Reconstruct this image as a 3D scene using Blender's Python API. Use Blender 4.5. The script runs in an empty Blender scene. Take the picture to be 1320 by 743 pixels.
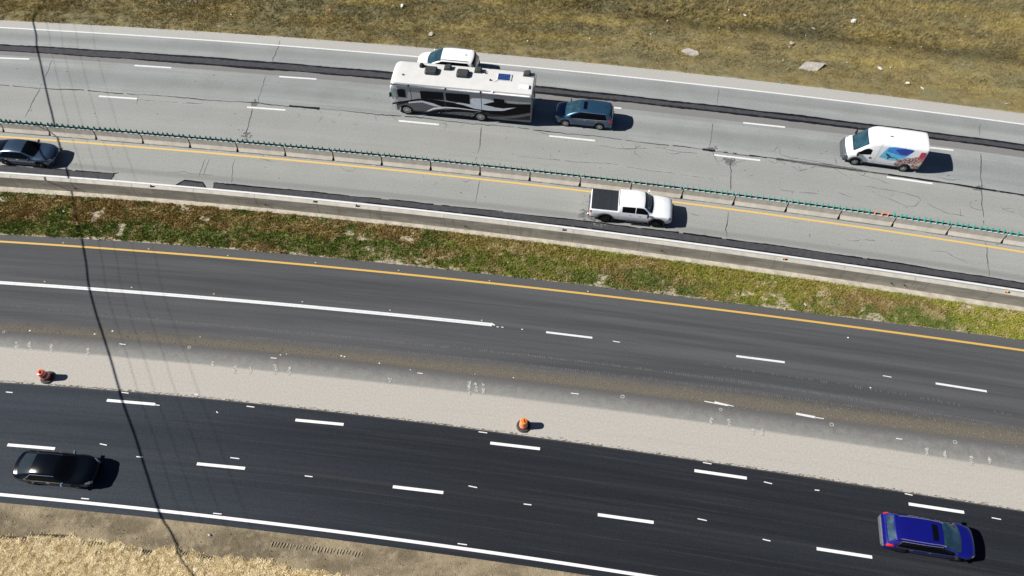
import bpy, math, random
import numpy as np
from mathutils import Vector, Matrix

scene = bpy.context.scene
C = scene.collection
rnd = random.Random(7)
rng = np.random.default_rng(11)
R = math.radians

# ------------------------------------------------------------------ camera
FPX, TILT, CAMH = 939.0, R(30.9), 42.8
cam_data = bpy.data.cameras.new("camera")
cam_data.sensor_width = 36.0
cam_data.lens = FPX / 1320 * 36
cam_data.clip_start = 0.5
cam_data.clip_end = 5000
cam = bpy.data.objects.new("camera", cam_data)
cam.location = (0, 0, CAMH)
cam.rotation_euler = (TILT, 0, 0)
C.objects.link(cam)
scene.camera = cam

# ------------------------------------------------------------------ sky, sun, exposure
SUN_EL = R(39.5)
SUN_DIR = Vector((math.cos(SUN_EL), 0.02, -math.sin(SUN_EL))).normalized()   # the way the light travels
world = bpy.data.worlds.new("World")
scene.world = world
world.use_nodes = True
wn = world.node_tree
wn.nodes.clear()
sky = wn.nodes.new("ShaderNodeTexSky")
sky.sky_type = 'NISHITA'
sky.sun_disc = False
sky.sun_elevation = SUN_EL
sky.sun_rotation = R(270)
sky.air_density = 0.45
sky.dust_density = 0.2
sky.ozone_density = 3.0
bg = wn.nodes.new("ShaderNodeBackground")
bg.inputs['Strength'].default_value = 0.05
wo = wn.nodes.new("ShaderNodeOutputWorld")
wn.links.new(sky.outputs[0], bg.inputs[0])
wn.links.new(bg.outputs[0], wo.inputs[0])
sd = bpy.data.lights.new("sun", 'SUN')
sd.energy = 5.0
sd.angle = R(0.45)
sd.color = (1.0, 0.965, 0.91)
sun = bpy.data.objects.new("sun", sd)
sun.rotation_euler = SUN_DIR.to_track_quat('-Z', 'Y').to_euler()
sun.location = (-60, 0, 80)
C.objects.link(sun)
vs = scene.view_settings
vs.view_transform = 'Standard'
vs.look = 'None'
vs.exposure = 0.5
vs.gamma = 1
vs.use_curve_mapping = False
scene.render.engine = 'CYCLES'

# ------------------------------------------------------------------ small helpers
_s, _c = math.sin(TILT), math.cos(TILT)


def un(px, py, z=0.0):
    """a point of the survey photograph (1320 x 743) to the horizontal plane at height z"""
    a = (px - 660) / FPX
    b = -(py - 371.5) / FPX
    d = (a, _s + b * _c, -_c + b * _s)
    t = (z - CAMH) / d[2]
    return d[0] * t, d[1] * t


def link(o, parent=None):
    C.objects.link(o)
    if parent is not None:
        o.parent = parent
    return o


def tag(o, label=None, cat=None, group=None, kind=None):
    if label:
        o['label'] = label
    if cat:
        o['category'] = cat
    if group:
        o['group'] = group
    if kind:
        o['kind'] = kind
    return o


def empty(name, loc=(0, 0, 0), rz=0.0, label=None, cat=None, group=None):
    o = bpy.data.objects.new(name, None)
    o.empty_display_size = 0.2
    o.location = loc
    o.rotation_euler = (0, 0, rz)
    link(o)
    return tag(o, label, cat, group)


def mesh(name, verts, faces, mat, parent=None, smooth=False):
    me = bpy.data.meshes.new(name)
    me.from_pydata([tuple(map(float, v)) for v in verts], [], faces)
    if mat is not None:
        me.materials.append(mat)
    if smooth:
        me.polygons.foreach_set('use_smooth', [True] * len(me.polygons))
    me.update()
    return link(bpy.data.objects.new(name, me), parent)


def copy_tree(o, parent=None):
    c = o.copy()
    C.objects.link(c)
    if parent is not None:
        c.parent = parent
    for ch in list(o.children):
        copy_tree(ch, c)
    return c


class MB:
    """collects simple solids, links them as ONE mesh"""

    def __init__(self):
        self.v, self.f = [], []

    def add(self, vs_, fs_):
        n = len(self.v)
        self.v += [tuple(v) for v in vs_]
        self.f += [tuple(n + i for i in f) for f in fs_]
        return self

    def hexa(self, lo, hi):
        """two quads (lists of 4 points), joined"""
        return self.add(list(lo) + list(hi), [(3, 2, 1, 0), (4, 5, 6, 7), (0, 1, 5, 4), (1, 2, 6, 5), (2, 3, 7, 6), (3, 0, 4, 7)])

    def box(self, x0, x1, y0, y1, z0, z1, taper=0.0, bev=0.0):
        if bev > 0:
            b = bev
            for (dx, dy, za, zb_) in ((b, b, z0, z1), ):
                ring = lambda ix, iy, z: [(x0 + ix, y0 + iy, z), (x1 - ix, y0 + iy, z), (x1 - ix, y1 - iy, z), (x0 + ix, y1 - iy, z)]
            rs = []
            oc = lambda k, z: [(x0 + b + k, y0 + k, z), (x1 - b - k, y0 + k, z), (x1 - k, y0 + b + k, z), (x1 - k, y1 - b - k, z),
                               (x1 - b - k, y1 - k, z), (x0 + b + k, y1 - k, z), (x0 + k, y1 - b - k, z), (x0 + k, y0 + b + k, z)]
            rs = [oc(0, z0), oc(0, z1 - b), oc(b * .8, z1)]
            vv = [p for r_ in rs for p in r_]
            ff = [tuple(range(7, -1, -1)), tuple(range(16, 24))]
            for k in range(2):
                for i in range(8):
                    ff.append((k * 8 + i, k * 8 + (i + 1) % 8, (k + 1) * 8 + (i + 1) % 8, (k + 1) * 8 + i))
            return self.add(vv, ff)
        t = taper
        return self.hexa([(x0, y0, z0), (x1, y0, z0), (x1, y1, z0), (x0, y1, z0)],
                         [(x0 + t, y0 + t, z1), (x1 - t, y0 + t, z1), (x1 - t, y1 - t, z1), (x0 + t, y1 - t, z1)])

    def lathe(self, prof, n=20, axis='z', at=(0, 0, 0)):
        vv, ff = [], []
        for (r_, h) in prof:
            for i in range(n):
                a = 2 * math.pi * i / n
                p = (r_ * math.cos(a), r_ * math.sin(a), h)
                if axis == 'y':
                    p = (p[0], p[2], p[1])
                elif axis == 'x':
                    p = (p[2], p[0], p[1])
                vv.append((p[0] + at[0], p[1] + at[1], p[2] + at[2]))
        m = len(prof)
        for k in range(m - 1):
            for i in range(n):
                ff.append((k * n + i, k * n + (i + 1) % n, (k + 1) * n + (i + 1) % n, (k + 1) * n + i))
        ff.append(tuple(range(n - 1, -1, -1)))
        ff.append(tuple((m - 1) * n + i for i in range(n)))
        return self.add(vv, ff)

    def tube(self, pts, r_, n=8):
        vv, ff = [], []
        P = [Vector(p) for p in pts]
        for k, p in enumerate(P):
            t = (P[min(k + 1, len(P) - 1)] - P[max(k - 1, 0)]).normalized()
            a = t.cross(Vector((0, 0, 1)))
            if a.length < 1e-3:
                a = Vector((1, 0, 0))
            a.normalize()
            b = t.cross(a)
            for i in range(n):
                q = 2 * math.pi * i / n
                vv.append(p + a * r_ * math.cos(q) + b * r_ * math.sin(q))
        for k in range(len(P) - 1):
            for i in range(n):
                ff.append((k * n + i, k * n + (i + 1) % n, (k + 1) * n + (i + 1) % n, (k + 1) * n + i))
        ff.append(tuple(range(n)))
        ff.append(tuple((len(P) - 1) * n + i for i in range(n - 1, -1, -1)))
        return self.add(vv, ff)

    def build(self, name, mat, parent=None, smooth=False):
        return mesh(name, self.v, self.f, mat, parent, smooth)


# value noise for placing and tinting things
_perm = rng.random((256, 256))


def vnoise(x, y, sc):
    x = np.asarray(x) / sc
    y = np.asarray(y) / sc
    xi = np.floor(x).astype(int)
    yi = np.floor(y).astype(int)
    fx = x - xi
    fy = y - yi
    fx = fx * fx * (3 - 2 * fx)
    fy = fy * fy * (3 - 2 * fy)
    g = lambda i, j: _perm[i % 256, j % 256]
    return (g(xi, yi) * (1 - fx) + g(xi + 1, yi) * fx) * (1 - fy) + (g(xi, yi + 1) * (1 - fx) + g(xi + 1, yi + 1) * fx) * fy


def fbm(x, y, sc, n=3):
    t = 0
    w = 0
    for k in range(n):
        t = t + vnoise(np.asarray(x) + 37.1 * k, np.asarray(y) + 11.7 * k, sc / 2 ** k) * .5 ** k
        w += .5 ** k
    return t / w


def sstep(a, b, x):
    t = np.clip((np.asarray(x, float) - a) / (b - a), 0, 1)
    return t * t * (3 - 2 * t)


# ------------------------------------------------------------------ materials
class NT:
    def __init__(self, name):
        self.m = bpy.data.materials.new(name)
        self.m.use_nodes = True
        self.t = self.m.node_tree
        self.t.nodes.clear()
        self.out = self.n("ShaderNodeOutputMaterial")
        self.p = self.n("ShaderNodeBsdfPrincipled")
        self.l(self.p.outputs[0], self.out.inputs[0])
        self._uv = self._pos = None

    def n(self, t, **k):
        nd = self.t.nodes.new(t)
        for a, b in k.items():
            setattr(nd, a, b)
        return nd

    def l(self, a, b):
        self.t.links.new(a, b)

    def pos(self):
        if self._pos is None:
            self._pos = self.n("ShaderNodeTexCoord").outputs['Object']
        return self._pos

    def mapped(self, src, scale=(1, 1, 1), rot=0):
        mp = self.n("ShaderNodeMapping")
        mp.inputs['Scale'].default_value = scale
        mp.inputs['Rotation'].default_value = (0, 0, rot)
        self.l(src, mp.inputs[0])
        return mp.outputs[0]

    def noise(self, scale, detail=4, rough=.6, vec=None, dist=0):
        nd = self.n("ShaderNodeTexNoise")
        nd.inputs['Scale'].default_value = scale
        nd.inputs['Detail'].default_value = detail
        nd.inputs['Roughness'].default_value = rough
        nd.inputs['Distortion'].default_value = dist
        self.l(vec if vec is not None else self.pos(), nd.inputs['Vector'])
        return nd.outputs[0]

    def attr(self, name):
        a = self.n("ShaderNodeAttribute")
        a.attribute_name = name
        return a

    def ramp(self, fac, a, b, lo=0.0, hi=1.0):
        nd = self.n("ShaderNodeMapRange")
        nd.interpolation_type = 'SMOOTHSTEP'
        nd.inputs[1].default_value = a
        nd.inputs[2].default_value = b
        nd.inputs[3].default_value = lo
        nd.inputs[4].default_value = hi
        self.l(fac, nd.inputs[0])
        return nd.outputs[0]

    def math(self, op, a, b=None, c=None):
        nd = self.n("ShaderNodeMath", operation=op)
        for i, x in enumerate((a, b, c)):
            if x is None:
                continue
            if isinstance(x, (int, float)):
                nd.inputs[i].default_value = x
            else:
                self.l(x, nd.inputs[i])
        return nd.outputs[0]

    def mix(self, fac, a, b, mode='MIX'):
        nd = self.n("ShaderNodeMix", data_type='RGBA', blend_type=mode)
        for i, x in ((0, fac), (6, a), (7, b)):
            if isinstance(x, (int, float)):
                nd.inputs[i].default_value = x
            elif isinstance(x, tuple):
                nd.inputs[i].default_value = (*x, 1) if len(x) == 3 else x
            else:
                self.l(x, nd.inputs[i])
        return nd.outputs[2]

    def col(self, x):
        if isinstance(x, tuple):
            self.p.inputs['Base Color'].default_value = (*x, 1)
        else:
            self.l(x, self.p.inputs['Base Color'])

    def set(self, **k):
        names = {'rough': 'Roughness', 'metal': 'Metallic', 'coat': 'Coat Weight', 'coatr': 'Coat Roughness', 'spec': 'Specular IOR Level', 'trans': 'Transmission Weight', 'ior': 'IOR'}
        for a, b in k.items():
            if isinstance(b, (int, float)):
                self.p.inputs[names[a]].default_value = b
            else:
                self.l(b, self.p.inputs[names[a]])

    def bump(self, h, strength=.3, dist=.02):
        nd = self.n("ShaderNodeBump")
        nd.inputs['Strength'].default_value = strength
        nd.inputs['Distance'].default_value = dist
        self.l(h, nd.inputs['Height'])
        self.l(nd.outputs[0], self.p.inputs['Normal'])


def simple(name, c, rough=.5, metal=0.0, coat=0.0, var=.12, scale=6.0, spec=None, bump=0.0):
    if spec is None:
        spec = .5 if (coat or rough < .45) else .18
    t = NT(name)
    n1 = t.noise(scale, 5, .65)
    a = tuple(x * (1 - var) for x in c)
    b = tuple(min(1, x * (1 + var)) for x in c)
    t.col(t.mix(t.ramp(n1, .3, .7), a, b))
    t.set(rough=rough, metal=metal, coat=coat, spec=spec, coatr=.04)
    if bump:
        t.bump(t.noise(scale * 8, 4), bump, .01)
    return t.m


def grime(t, scale_long=.05, scale_cross=1.2, line=None):
    """lengthwise wear that follows the road: along X and across by the distance from a surveyed line"""
    sx = t.n("ShaderNodeSeparateXYZ")
    t.l(t.pos(), sx.inputs[0])
    cb = t.n("ShaderNodeCombineXYZ")
    t.l(t.math('MULTIPLY', sx.outputs[0], scale_long), cb.inputs[0])
    t.l(t.math('MULTIPLY', t.attr(line).outputs['Fac'], scale_cross), cb.inputs[1])
    return t.noise(1.0, 5, .65, cb.outputs[0])


def mat_concrete_road():
    t = NT("old concrete pavement")
    streak = grime(t, .035, 1.0, 'dH')
    fine = t.noise(7, 6, .75)
    big = t.noise(.35, 4, .6)
    col = t.mix(t.ramp(streak, .3, .7), (.240, .252, .251), (.318, .328, .321))
    col = t.mix(t.ramp(big, .35, .75), col, t.mix(1.0, col, (.90, .90, .885), 'MULTIPLY'))
    # polished wheel lanes along the carriageway
    for at_, c_, w_, amt in (("dE", -1.75, 1.1, .74), ("dH", 3.9, 1.1, .80), ("dH", -2.0, 1.0, .92), ("dB", -.95, .7, .74)):
        a = t.attr(at_).outputs['Fac']
        d = t.math('ABSOLUTE', t.math('SUBTRACT', a, c_))
        m = t.math('MULTIPLY', t.ramp(d, w_, 0.0), t.ramp(streak, .3, .65))
        col = t.mix(m, col, t.mix(1.0, col, (amt, amt, amt * 1.0), 'MULTIPLY'))
    # warmer slabs below the long joint and on the far shoulder
    col = t.mix(t.math('MULTIPLY', t.ramp(t.attr("dF").outputs['Fac'], .15, -.15), .55), col, (.305, .303, .283))
    # brown worn band under the tar strip
    dE = t.attr("dE").outputs['Fac']
    dD = t.attr("dD").outputs['Fac']
    jag = t.math('MULTIPLY', t.math('SUBTRACT', t.noise(1.5, 4, .7), .5), .12)
    m = t.math('MULTIPLY', t.ramp(t.math('ADD', dE, jag), -.04, .05), t.ramp(dD, .1, -.02))
    col = t.mix(t.math('MULTIPLY', m, .85), col, (.180, .173, .167))
    # pale dusty shoulder beyond the white line
    dB = t.attr("dB").outputs['Fac']
    col = t.mix(t.math('MULTIPLY', t.ramp(t.math('ADD', dB, jag), .0, .14), .85), col, (.41, .40, .37))
    # dark diffuse joint above the asphalt strip by the wall
    dI = t.attr("dI").outputs['Fac']
    d = t.math('ABSOLUTE', t.math('SUBTRACT', dI, .42))
    col = t.mix(t.math('MULTIPLY', t.ramp(d, .42, .08), .5), col, (.17, .17, .17))
    # dusty strip under the barrier toe
    spots = t.ramp(t.noise(1.1, 6, .8), .62, .74)
    col = t.mix(t.math('MULTIPLY', spots, .25), col, (.2, .2, .2))
    pores = t.ramp(fine, .25, .75, .86, 1.1)
    g = t.n("ShaderNodeCombineColor")
    for i in range(3):
        t.l(pores, g.inputs[i])
    col = t.mix(1.0, col, g.outputs[0], 'MULTIPLY')
    t.col(col)
    t.set(rough=.88, spec=.25)
    t.bump(t.noise(30, 4), .25, .01)
    return t.m


def mat_asphalt_mid():
    t = NT("worn grey asphalt")
    streak = grime(t, .03, 1.1, 'dM')
    streak2 = grime(t, .05, 5.0, 'dM')
    fine = t.noise(9, 6, .8)
    col = t.mix(t.ramp(streak, .3, .7), (.056, .058, .061), (.094, .096, .100))
    col = t.mix(t.math('MULTIPLY', t.ramp(streak2, .5, .8), .35), col, (.105, .106, .107))
    # strip outside the yellow line is paler
    dM = t.attr("dM").outputs['Fac']
    col = t.mix(t.math('MULTIPLY', t.ramp(dM, 0, .12), .7), col, (.100, .098, .099))
    jag = t.math('MULTIPLY', t.math('SUBTRACT', t.noise(1.3, 6, .75), .5), .9)
    jags = t.math('MULTIPLY', t.math('SUBTRACT', t.noise(2.6, 5, .7), .5), .22)
    dBU = t.attr("dBU").outputs['Fac']
    dBL = t.attr("dBL").outputs['Fac']
    dBE = t.attr("dBE").outputs['Fac']
    # old concrete strip
    conc = t.mix(t.ramp(t.noise(1.8, 5, .7), .25, .75), (.150, .150, .143), (.215, .214, .202))
    conc = t.mix(t.math('MULTIPLY', t.ramp(t.math('ADD', dBE, jags), .75, .0), .55), conc, (.29, .283, .262))
    col = t.mix(t.ramp(t.math('ADD', dBL, jags), .15, -.25), col, (.115, .114, .114))
    col = t.mix(t.ramp(t.math('ADD', dBL, jags), -.12, -.75), col, conc)
    # brown gravel spill
    m = t.math('MULTIPLY', t.ramp(t.math('ADD', dBU, jag), .45, -.55), t.ramp(t.math('ADD', dBL, jags), -.22, .22))
    brown = t.mix(t.ramp(t.noise(14, 6, .85), .35, .65), (.085, .074, .058), (.185, .165, .132))
    col = t.mix(t.math('MULTIPLY', m, t.ramp(t.noise(5, 6, .8), .2, .55, .55, 1.0)), col, brown)
    # beige base course
    beige = t.mix(t.ramp(t.noise(6.0, 6, .8), .3, .7), (.385, .362, .322), (.425, .402, .360))
    st3 = grime(t, .05, 2.5, 'dBE')
    beige = t.mix(t.math('MULTIPLY', t.ramp(st3, .5, .75), .35), beige, (.335, .315, .28))
    speck = t.ramp(t.noise(22, 3, .7), .63, .72)
    beige = t.mix(t.math('MULTIPLY', speck, .3), beige, (.26, .24, .21))
    col = t.mix(t.ramp(t.math('ADD', dBE, t.math('MULTIPLY', jags, .5)), .12, -.10), col, beige)
    pores = t.ramp(fine, .25, .75, .84, 1.15)
    g = t.n("ShaderNodeCombineColor")
    for i in range(3):
        t.l(pores, g.inputs[i])
    col = t.mix(1.0, col, g.outputs[0], 'MULTIPLY')
    t.col(col)
    t.set(rough=.9, spec=.12)
    t.bump(t.noise(28, 5, .7), .18, .012)
    return t.m


def mat_asphalt_new():
    t = NT("fresh black asphalt")
    streak = grime(t, .025, .9, 'dQ2')
    streak2 = grime(t, .07, 6.0, 'dQ2')
    fine = t.noise(11, 6, .8)
    big = t.noise(.045, 2, .5)
    col = t.mix(t.ramp(streak, .3, .7), (.0125, .0145, .0185), (.0195, .0225, .028))
    gx = t.n("ShaderNodeSeparateXYZ")
    t.l(t.pos(), gx.inputs[0])
    # the overlay grows paler towards its left end
    col = t.mix(t.ramp(gx.outputs[0], 0, -34), col, t.mix(1.0, col, (2.2, 2.35, 2.3), 'MULTIPLY'))
    col = t.mix(t.math('MULTIPLY', t.ramp(streak2, .50, .8), .6), col, (.052, .053, .054))
    dR = t.attr("dQ2").outputs['Fac']
    seam = t.math('ABSOLUTE', t.math('ADD', dR, 4.05))
    col = t.mix(t.math('MULTIPLY', t.ramp(seam, .16, .02), .22), col, (.05, .048, .045))
    col = t.mix(t.math('MULTIPLY', t.ramp(dR, -.12, .02), .5), col, (.14, .13, .12))
    pores = t.math('MULTIPLY', t.ramp(fine, .25, .75, .74, 1.3), t.ramp(t.noise(34, 2, .9), .3, .7, .85, 1.18))
    g = t.n("ShaderNodeCombineColor")
    for i in range(3):
        t.l(pores, g.inputs[i])
    col = t.mix(1.0, col, g.outputs[0], 'MULTIPLY')
    t.col(col)
    t.set(rough=.85, spec=.14)
    t.bump(t.noise(30, 5, .7), .3, .012)
    return t.m


def mat_paint(name, c, wear=.25, dirt=(.2, .2, .19)):
    t = NT(name)
    n1 = t.noise(4, 6, .8)
    n2 = t.noise(26, 4, .8)
    f = t.math('MULTIPLY', t.ramp(t.math('ADD', t.math('MULTIPLY', n1, .6), t.math('MULTIPLY', n2, .4)), .5, .68), wear)
    t.col(t.mix(f, c, dirt))
    t.set(rough=.6)
    return t.m


def mat_attr(name, rough=.9, bumpscale=12, bump=.4, trans=False):
    t = NT(name)
    a = t.attr("tint")
    n1 = t.noise(bumpscale, 5, .8)
    col = t.mix(t.ramp(n1, .25, .75), t.mix(1.0, a.outputs['Color'], (.72, .72, .72), 'MULTIPLY'), t.mix(1.0, a.outputs['Color'], (1.25, 1.25, 1.25), 'MULTIPLY'))
    t.col(col)
    t.set(rough=rough, spec=.2)
    t.bump(t.noise(bumpscale * 1.5, 4), bump, .05)
    return t.m


M = {}
M['concrete'] = mat_concrete_road()
M['mid'] = mat_asphalt_mid()
M['new'] = mat_asphalt_new()
M['white'] = mat_paint("white road paint", (.68, .69, .69), .6)
M['white_new'] = mat_paint("new white road paint", (.76, .76, .75), .3)
M['yellow'] = mat_paint("yellow road paint", (.60, .375, .08), .5, (.35, .27, .13))
M['yellow_faded'] = mat_paint("faded yellow road paint", (.62, .42, .13), .65, (.45, .38, .24))
M['patch'] = simple("asphalt patch", (.058, .059, .065), .85, var=.18, scale=3, bump=.3)
M['tar'] = simple("tar sealant", (.009, .010, .013), .8, var=.4, scale=4)
M['crack'] = simple("open crack", (.085, .085, .085), .95, var=.5, scale=5)
M['barrier'] = simple("barrier concrete", (.49, .46, .40), .9, var=.12, scale=2.2, bump=.3)
M['gap'] = simple("dark joint", (.012, .012, .012), .9)
M['blade'] = simple("green plastic", (.018, .27, .20), .45, var=.15)
M['rail'] = simple("dark green rail", (.04, .10, .12), .5, var=.2)
M['orange_plastic'] = simple("orange plastic", (.60, .20, .07), .45, var=.1)
M['ground'] = mat_attr("grassy soil", bump=.6)
M['blades'] = mat_attr("grass blades", rough=.7, bump=0)
M['dirt'] = mat_attr("graded dirt", bumpscale=15, bump=1.0)
M['straw'] = mat_attr("straw", rough=.7, bump=0)
M['glass'] = simple("dark car glass", (.003, .004, .006), .12, var=.1, spec=.10)
M['glass_blue'] = simple("tinted windscreen", (.02, .055, .075), .06, var=.35, scale=2, spec=.9)
M['tyre'] = simple("tyre rubber", (.014, .014, .015), .8)
M['alloy'] = simple("alloy rim", (.50, .50, .51), .35, metal=.6)
M['alloy_dark'] = simple("black rim", (.05, .05, .055), .35, metal=.5)
M['chrome'] = simple("bright trim", (.65, .66, .68), .2, metal=.9)
M['black_plastic'] = simple("black plastic", (.02, .021, .023), .6)
M['grey_plastic'] = simple("grey bumper plastic", (.075, .085, .095), .6)
M['red_lamp'] = simple("red lamp lens", (.55, .012, .02), .2, coat=.6)
M['lamp'] = simple("clear lamp lens", (.28, .30, .33), .15, coat=.8)


def paint(name, c, metal=0.0, rough=.35, coat=1.0):
    return simple(name, c, rough, metal=metal, coat=coat, var=.03, scale=2)


# ------------------------------------------------------------------ the road lines, surveyed from the photograph
SL = -.128      # direction of the road beyond the measured stretch


class Line:
    def __init__(self, pts, deg=3, z=0.0, off=0.0):
        w = np.array([un(x, y, z) for x, y in pts])
        self.x0, self.x1 = max(w[:, 0].min(), -50), min(w[:, 0].max(), 50)
        self.p = np.polyfit(w[:, 0] / 50, w[:, 1], deg)
        self.off = off

    def __call__(self, X):
        X = np.asarray(X, float)
        xc = np.clip(X, self.x0, self.x1)
        y = np.polyval(self.p, xc / 50)
        sl0 = (np.polyval(self.p, self.x0 / 50 + .02) - np.polyval(self.p, self.x0 / 50))
        sl1 = (np.polyval(self.p, self.x1 / 50) - np.polyval(self.p, self.x1 / 50 - .02))
        a = np.minimum(X - self.x0, 0)
        b = np.maximum(X - self.x1, 0)
        near = 25.0
        y = y + sl0 * np.maximum(a, -near) + SL * np.minimum(a + near, 0)
        y = y + sl1 * np.minimum(b, near) + SL * np.maximum(b - near, 0)
        return y + self.off


class Off:
    def __init__(self, base, o):
        self.b, self.o = base, o

    def __call__(self, X):
        return self.b(X) + self.o


LN = {
    'A': Line([(0, 27), (165, 35.5), (330, 46), (537, 61), (660, 73), (872, 94), (990, 106.5), (1155, 125), (1320, 148)]),
    'B': Line([(0, 36), (165, 45), (330, 57), (455, 65.8), (660, 85.3), (825, 101), (990, 119.3), (1155, 138.5), (1320, 161)]),
    'C': Line([(0, 58), (165, 67.5), (330, 79.5), (504, 94), (693, 113), (825, 125.5), (990, 144.5), (1115, 161), (1197, 170.5), (1320, 187)]),
    'D': Line([(0, 65.5), (165, 76), (330, 88.3), (504, 102.5), (693, 121), (825, 133), (990, 152.3), (1110, 166.5), (1197, 177.5), (1320, 195)]),
    'E': Line([(0, 71), (165, 82.5), (330, 95.5), (504, 110), (800, 141), (990, 161), (1090, 174), (1252, 193.5), (1320, 204)]),
    'F': Line([(0, 110), (175, 122.5), (330, 134), (495, 148), (657, 163), (857, 186), (920, 197), (1077, 216), (1152, 226), (1263, 243.5), (1320, 252)]),
    'G': Line([(5.5, 171), (122.5, 180), (239, 191), (359, 202), (482.7, 213), (607, 225.5), (736, 239), (868.5, 255.5), (1003.7, 273.5), (1142.7, 293), (1288, 313.5)]),
    'H': Line([(0, 176), (115, 185.5), (330, 202.7), (495, 218.5), (660, 235.5), (825, 254.5), (990, 277), (1155, 300.5), (1320, 325)]),
    'I': Line([(270, 235.5), (330, 241), (495, 257), (660, 275), (825, 293.5), (990, 316), (1155, 339.5), (1320, 365.5)]),
    'J': Line([(0, 223), (165, 235.5), (330, 250), (495, 266), (660, 285.5), (825, 306), (990, 328), (1155, 350.7), (1320, 376.4)]),
    'KB': Line([(0, 240.5), (165, 253), (330, 268), (495, 284), (660, 303), (825, 324.5), (990, 347), (1160, 372.4), (1320, 396)]),
    'GF': Line([(0, 247), (165, 258.5), (330, 273), (495, 289), (660, 308), (825, 330.5), (990, 353.5), (1160, 379), (1320, 402.5)]),
    'L': Line([(0, 303.5), (165, 310), (330, 325), (495, 339), (660, 357), (793, 373), (990, 396), (1155, 416.5), (1320, 439)]),
    'M': Line([(0, 312), (165, 322), (330, 336), (495, 351), (685, 372), (825, 387.5), (990, 406.8), (1155, 428.5), (1320, 452.6)]),
    'N': Line([(0, 364), (115, 373.5), (330, 389.5), (495, 404), (620, 418)], 2),
    'BU': Line([(0, 416), (165, 428), (330, 441), (495, 455), (660, 475), (825, 493), (990, 513), (1155, 533), (1320, 555)]),
    'BL': Line([(0, 427), (165, 439), (330, 453), (495, 470), (660, 490), (825, 509), (990, 531), (1155, 552), (1320, 575)]),
    'BE': Line([(0, 448), (165, 461), (330, 477), (495, 494), (660, 514.5), (825, 534), (990, 556), (1155, 581), (1320, 608)]),
    'Q2': Line([(0, 493), (165, 505), (330, 520.5), (495, 538), (660, 560.5), (825, 583), (990, 607), (1155, 632.5), (1320, 659.5)]),
    'R': Line([(0, 638), (165, 653.8), (330, 673.3), (495, 693), (660, 717), (825, 741.5)], 2),
}
LN['S'] = Off(LN['R'], -.44)
XS = np.concatenate([np.linspace(-400, -70, 12), np.arange(-60, 61, 1.5), np.linspace(70, 400, 12)])


def attrs_on(me, names):
    n = len(me.vertices)
    co = np.empty(n * 3)
    me.vertices.foreach_get('co', co)
    co = co.reshape(-1, 3)
    for k in names:
        a = me.attributes.new('d' + k, 'FLOAT', 'POINT')
        a.data.foreach_set('value', co[:, 1] - LN[k](co[:, 0]))


def sheet(name, top, bot, z, mat, names=(), parent=None, xs=XS, thick=0.0):
    v, f = [], []
    yt, yb = top(xs), bot(xs)
    for x, a, b in zip(xs, yt, yb):
        v += [(x, b, z), (x, a, z)]
    for i in range(len(xs) - 1):
        f.append((2 * i, 2 * i + 2, 2 * i + 3, 2 * i + 1))
    if thick:
        n = len(v)
        v += [(x, y, z - thick) for x, y, _ in v]
        for i in range(len(xs) - 1):
            a, b = 2 * i, 2 * i + 2
            f.append((a, a + n, b + n, b))
            f.append((a + 1, b + 1, b + 1 + n, a + 1 + n))
    o = mesh(name, v, f, mat, parent)
    attrs_on(o.data, names)
    return o


# carriageways (each surface meets its neighbour edge to edge)
far_road = sheet('concrete_road', Off(LN['A'], .05), Off(LN['KB'], .2), 0.0, M['concrete'], ('B', 'D', 'E', 'F', 'H', 'I'), thick=.25)
tag(far_road, kind='structure')
mid_road = sheet('asphalt_road', LN['L'], Off(LN['Q2'], .0), 0.0, M['mid'], ('M', 'BU', 'BL', 'BE'), thick=.25)
tag(mid_road, kind='structure')
near_road = sheet('new_asphalt_road', LN['Q2'], LN['S'], .02, M['new'], ('Q2',), thick=.22)
tag(near_road, kind='structure')


# ---- painted lines and marks lie on the roads as thin sheets
def ribbon(mb, line, w, x0, x1, z, step=1.0, jag=0.0):
    n = max(2, int((x1 - x0) / step) + 1)
    xs = np.linspace(x0, x1, n)
    y = line(xs)
    v, f = [], []
    for i, (x, yy) in enumerate(zip(xs, y)):
        a = w / 2 + (rnd.uniform(-jag, jag) if jag else 0)
        b = w / 2 + (rnd.uniform(-jag, jag) if jag else 0)
        v += [(x, yy - a, z), (x, yy + b, z)]
        if i:
            k = 2 * i
            f.append((k - 2, k, k + 1, k - 1))
    mb.add(v, f)


def bar(mb, p, q, w, z, taper=1.0):
    """flat bar between two surveyed pixels"""
    a = Vector((*un(*p), 0))
    b = Vector((*un(*q), 0))
    t = (b - a).normalized()
    nrm = Vector((-t.y, t.x, 0)) * w / 2
    mb.add([(*(a - nrm).xy, z), (*(b - nrm * taper).xy, z), (*(b + nrm * taper).xy, z), (*(a + nrm).xy, z)], [(0, 1, 2, 3)])


mb = MB()
ribbon(mb, LN['B'], .14, -350, 350, .010)
ribbon(mb, Off(LN['J'], .03), .15, -350, 350, .012)
top1 = [(0, 38, 75, 76.5), (173.5, 221, 84.7, 87.7), (360, 408, 99, 102.3), (958, 1012, 158.5, 164.3), (790, 801, 138.8, 140), (1198, 1229, 190.5, 194)]
for a, b, ya, yb in top1:
    bar(mb, (a, ya), (b, yb), .16, .010)
for a, b, ya, yb in [(127.5, 177, 124.3, 127.6), (318.5, 368, 138.5, 142.2), (514, 566, 156, 161), (708, 767, 175.5, 181.7), (920.5, 980, 200, 207), (1143, 1202, 228.5, 237),
                     (-62, -12, 110.5, 113.6), (1374, 1434, 264, 274)]:
    bar(mb, (a, ya), (b, yb), .17, .010)
mb.build('lane_marking', M['white'], far_road)
mb = MB()
ribbon(mb, LN['H'], .17, -350, 350, .010)
mb.build('yellow_line', M['yellow_faded'], far_road)
mb = MB()
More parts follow.
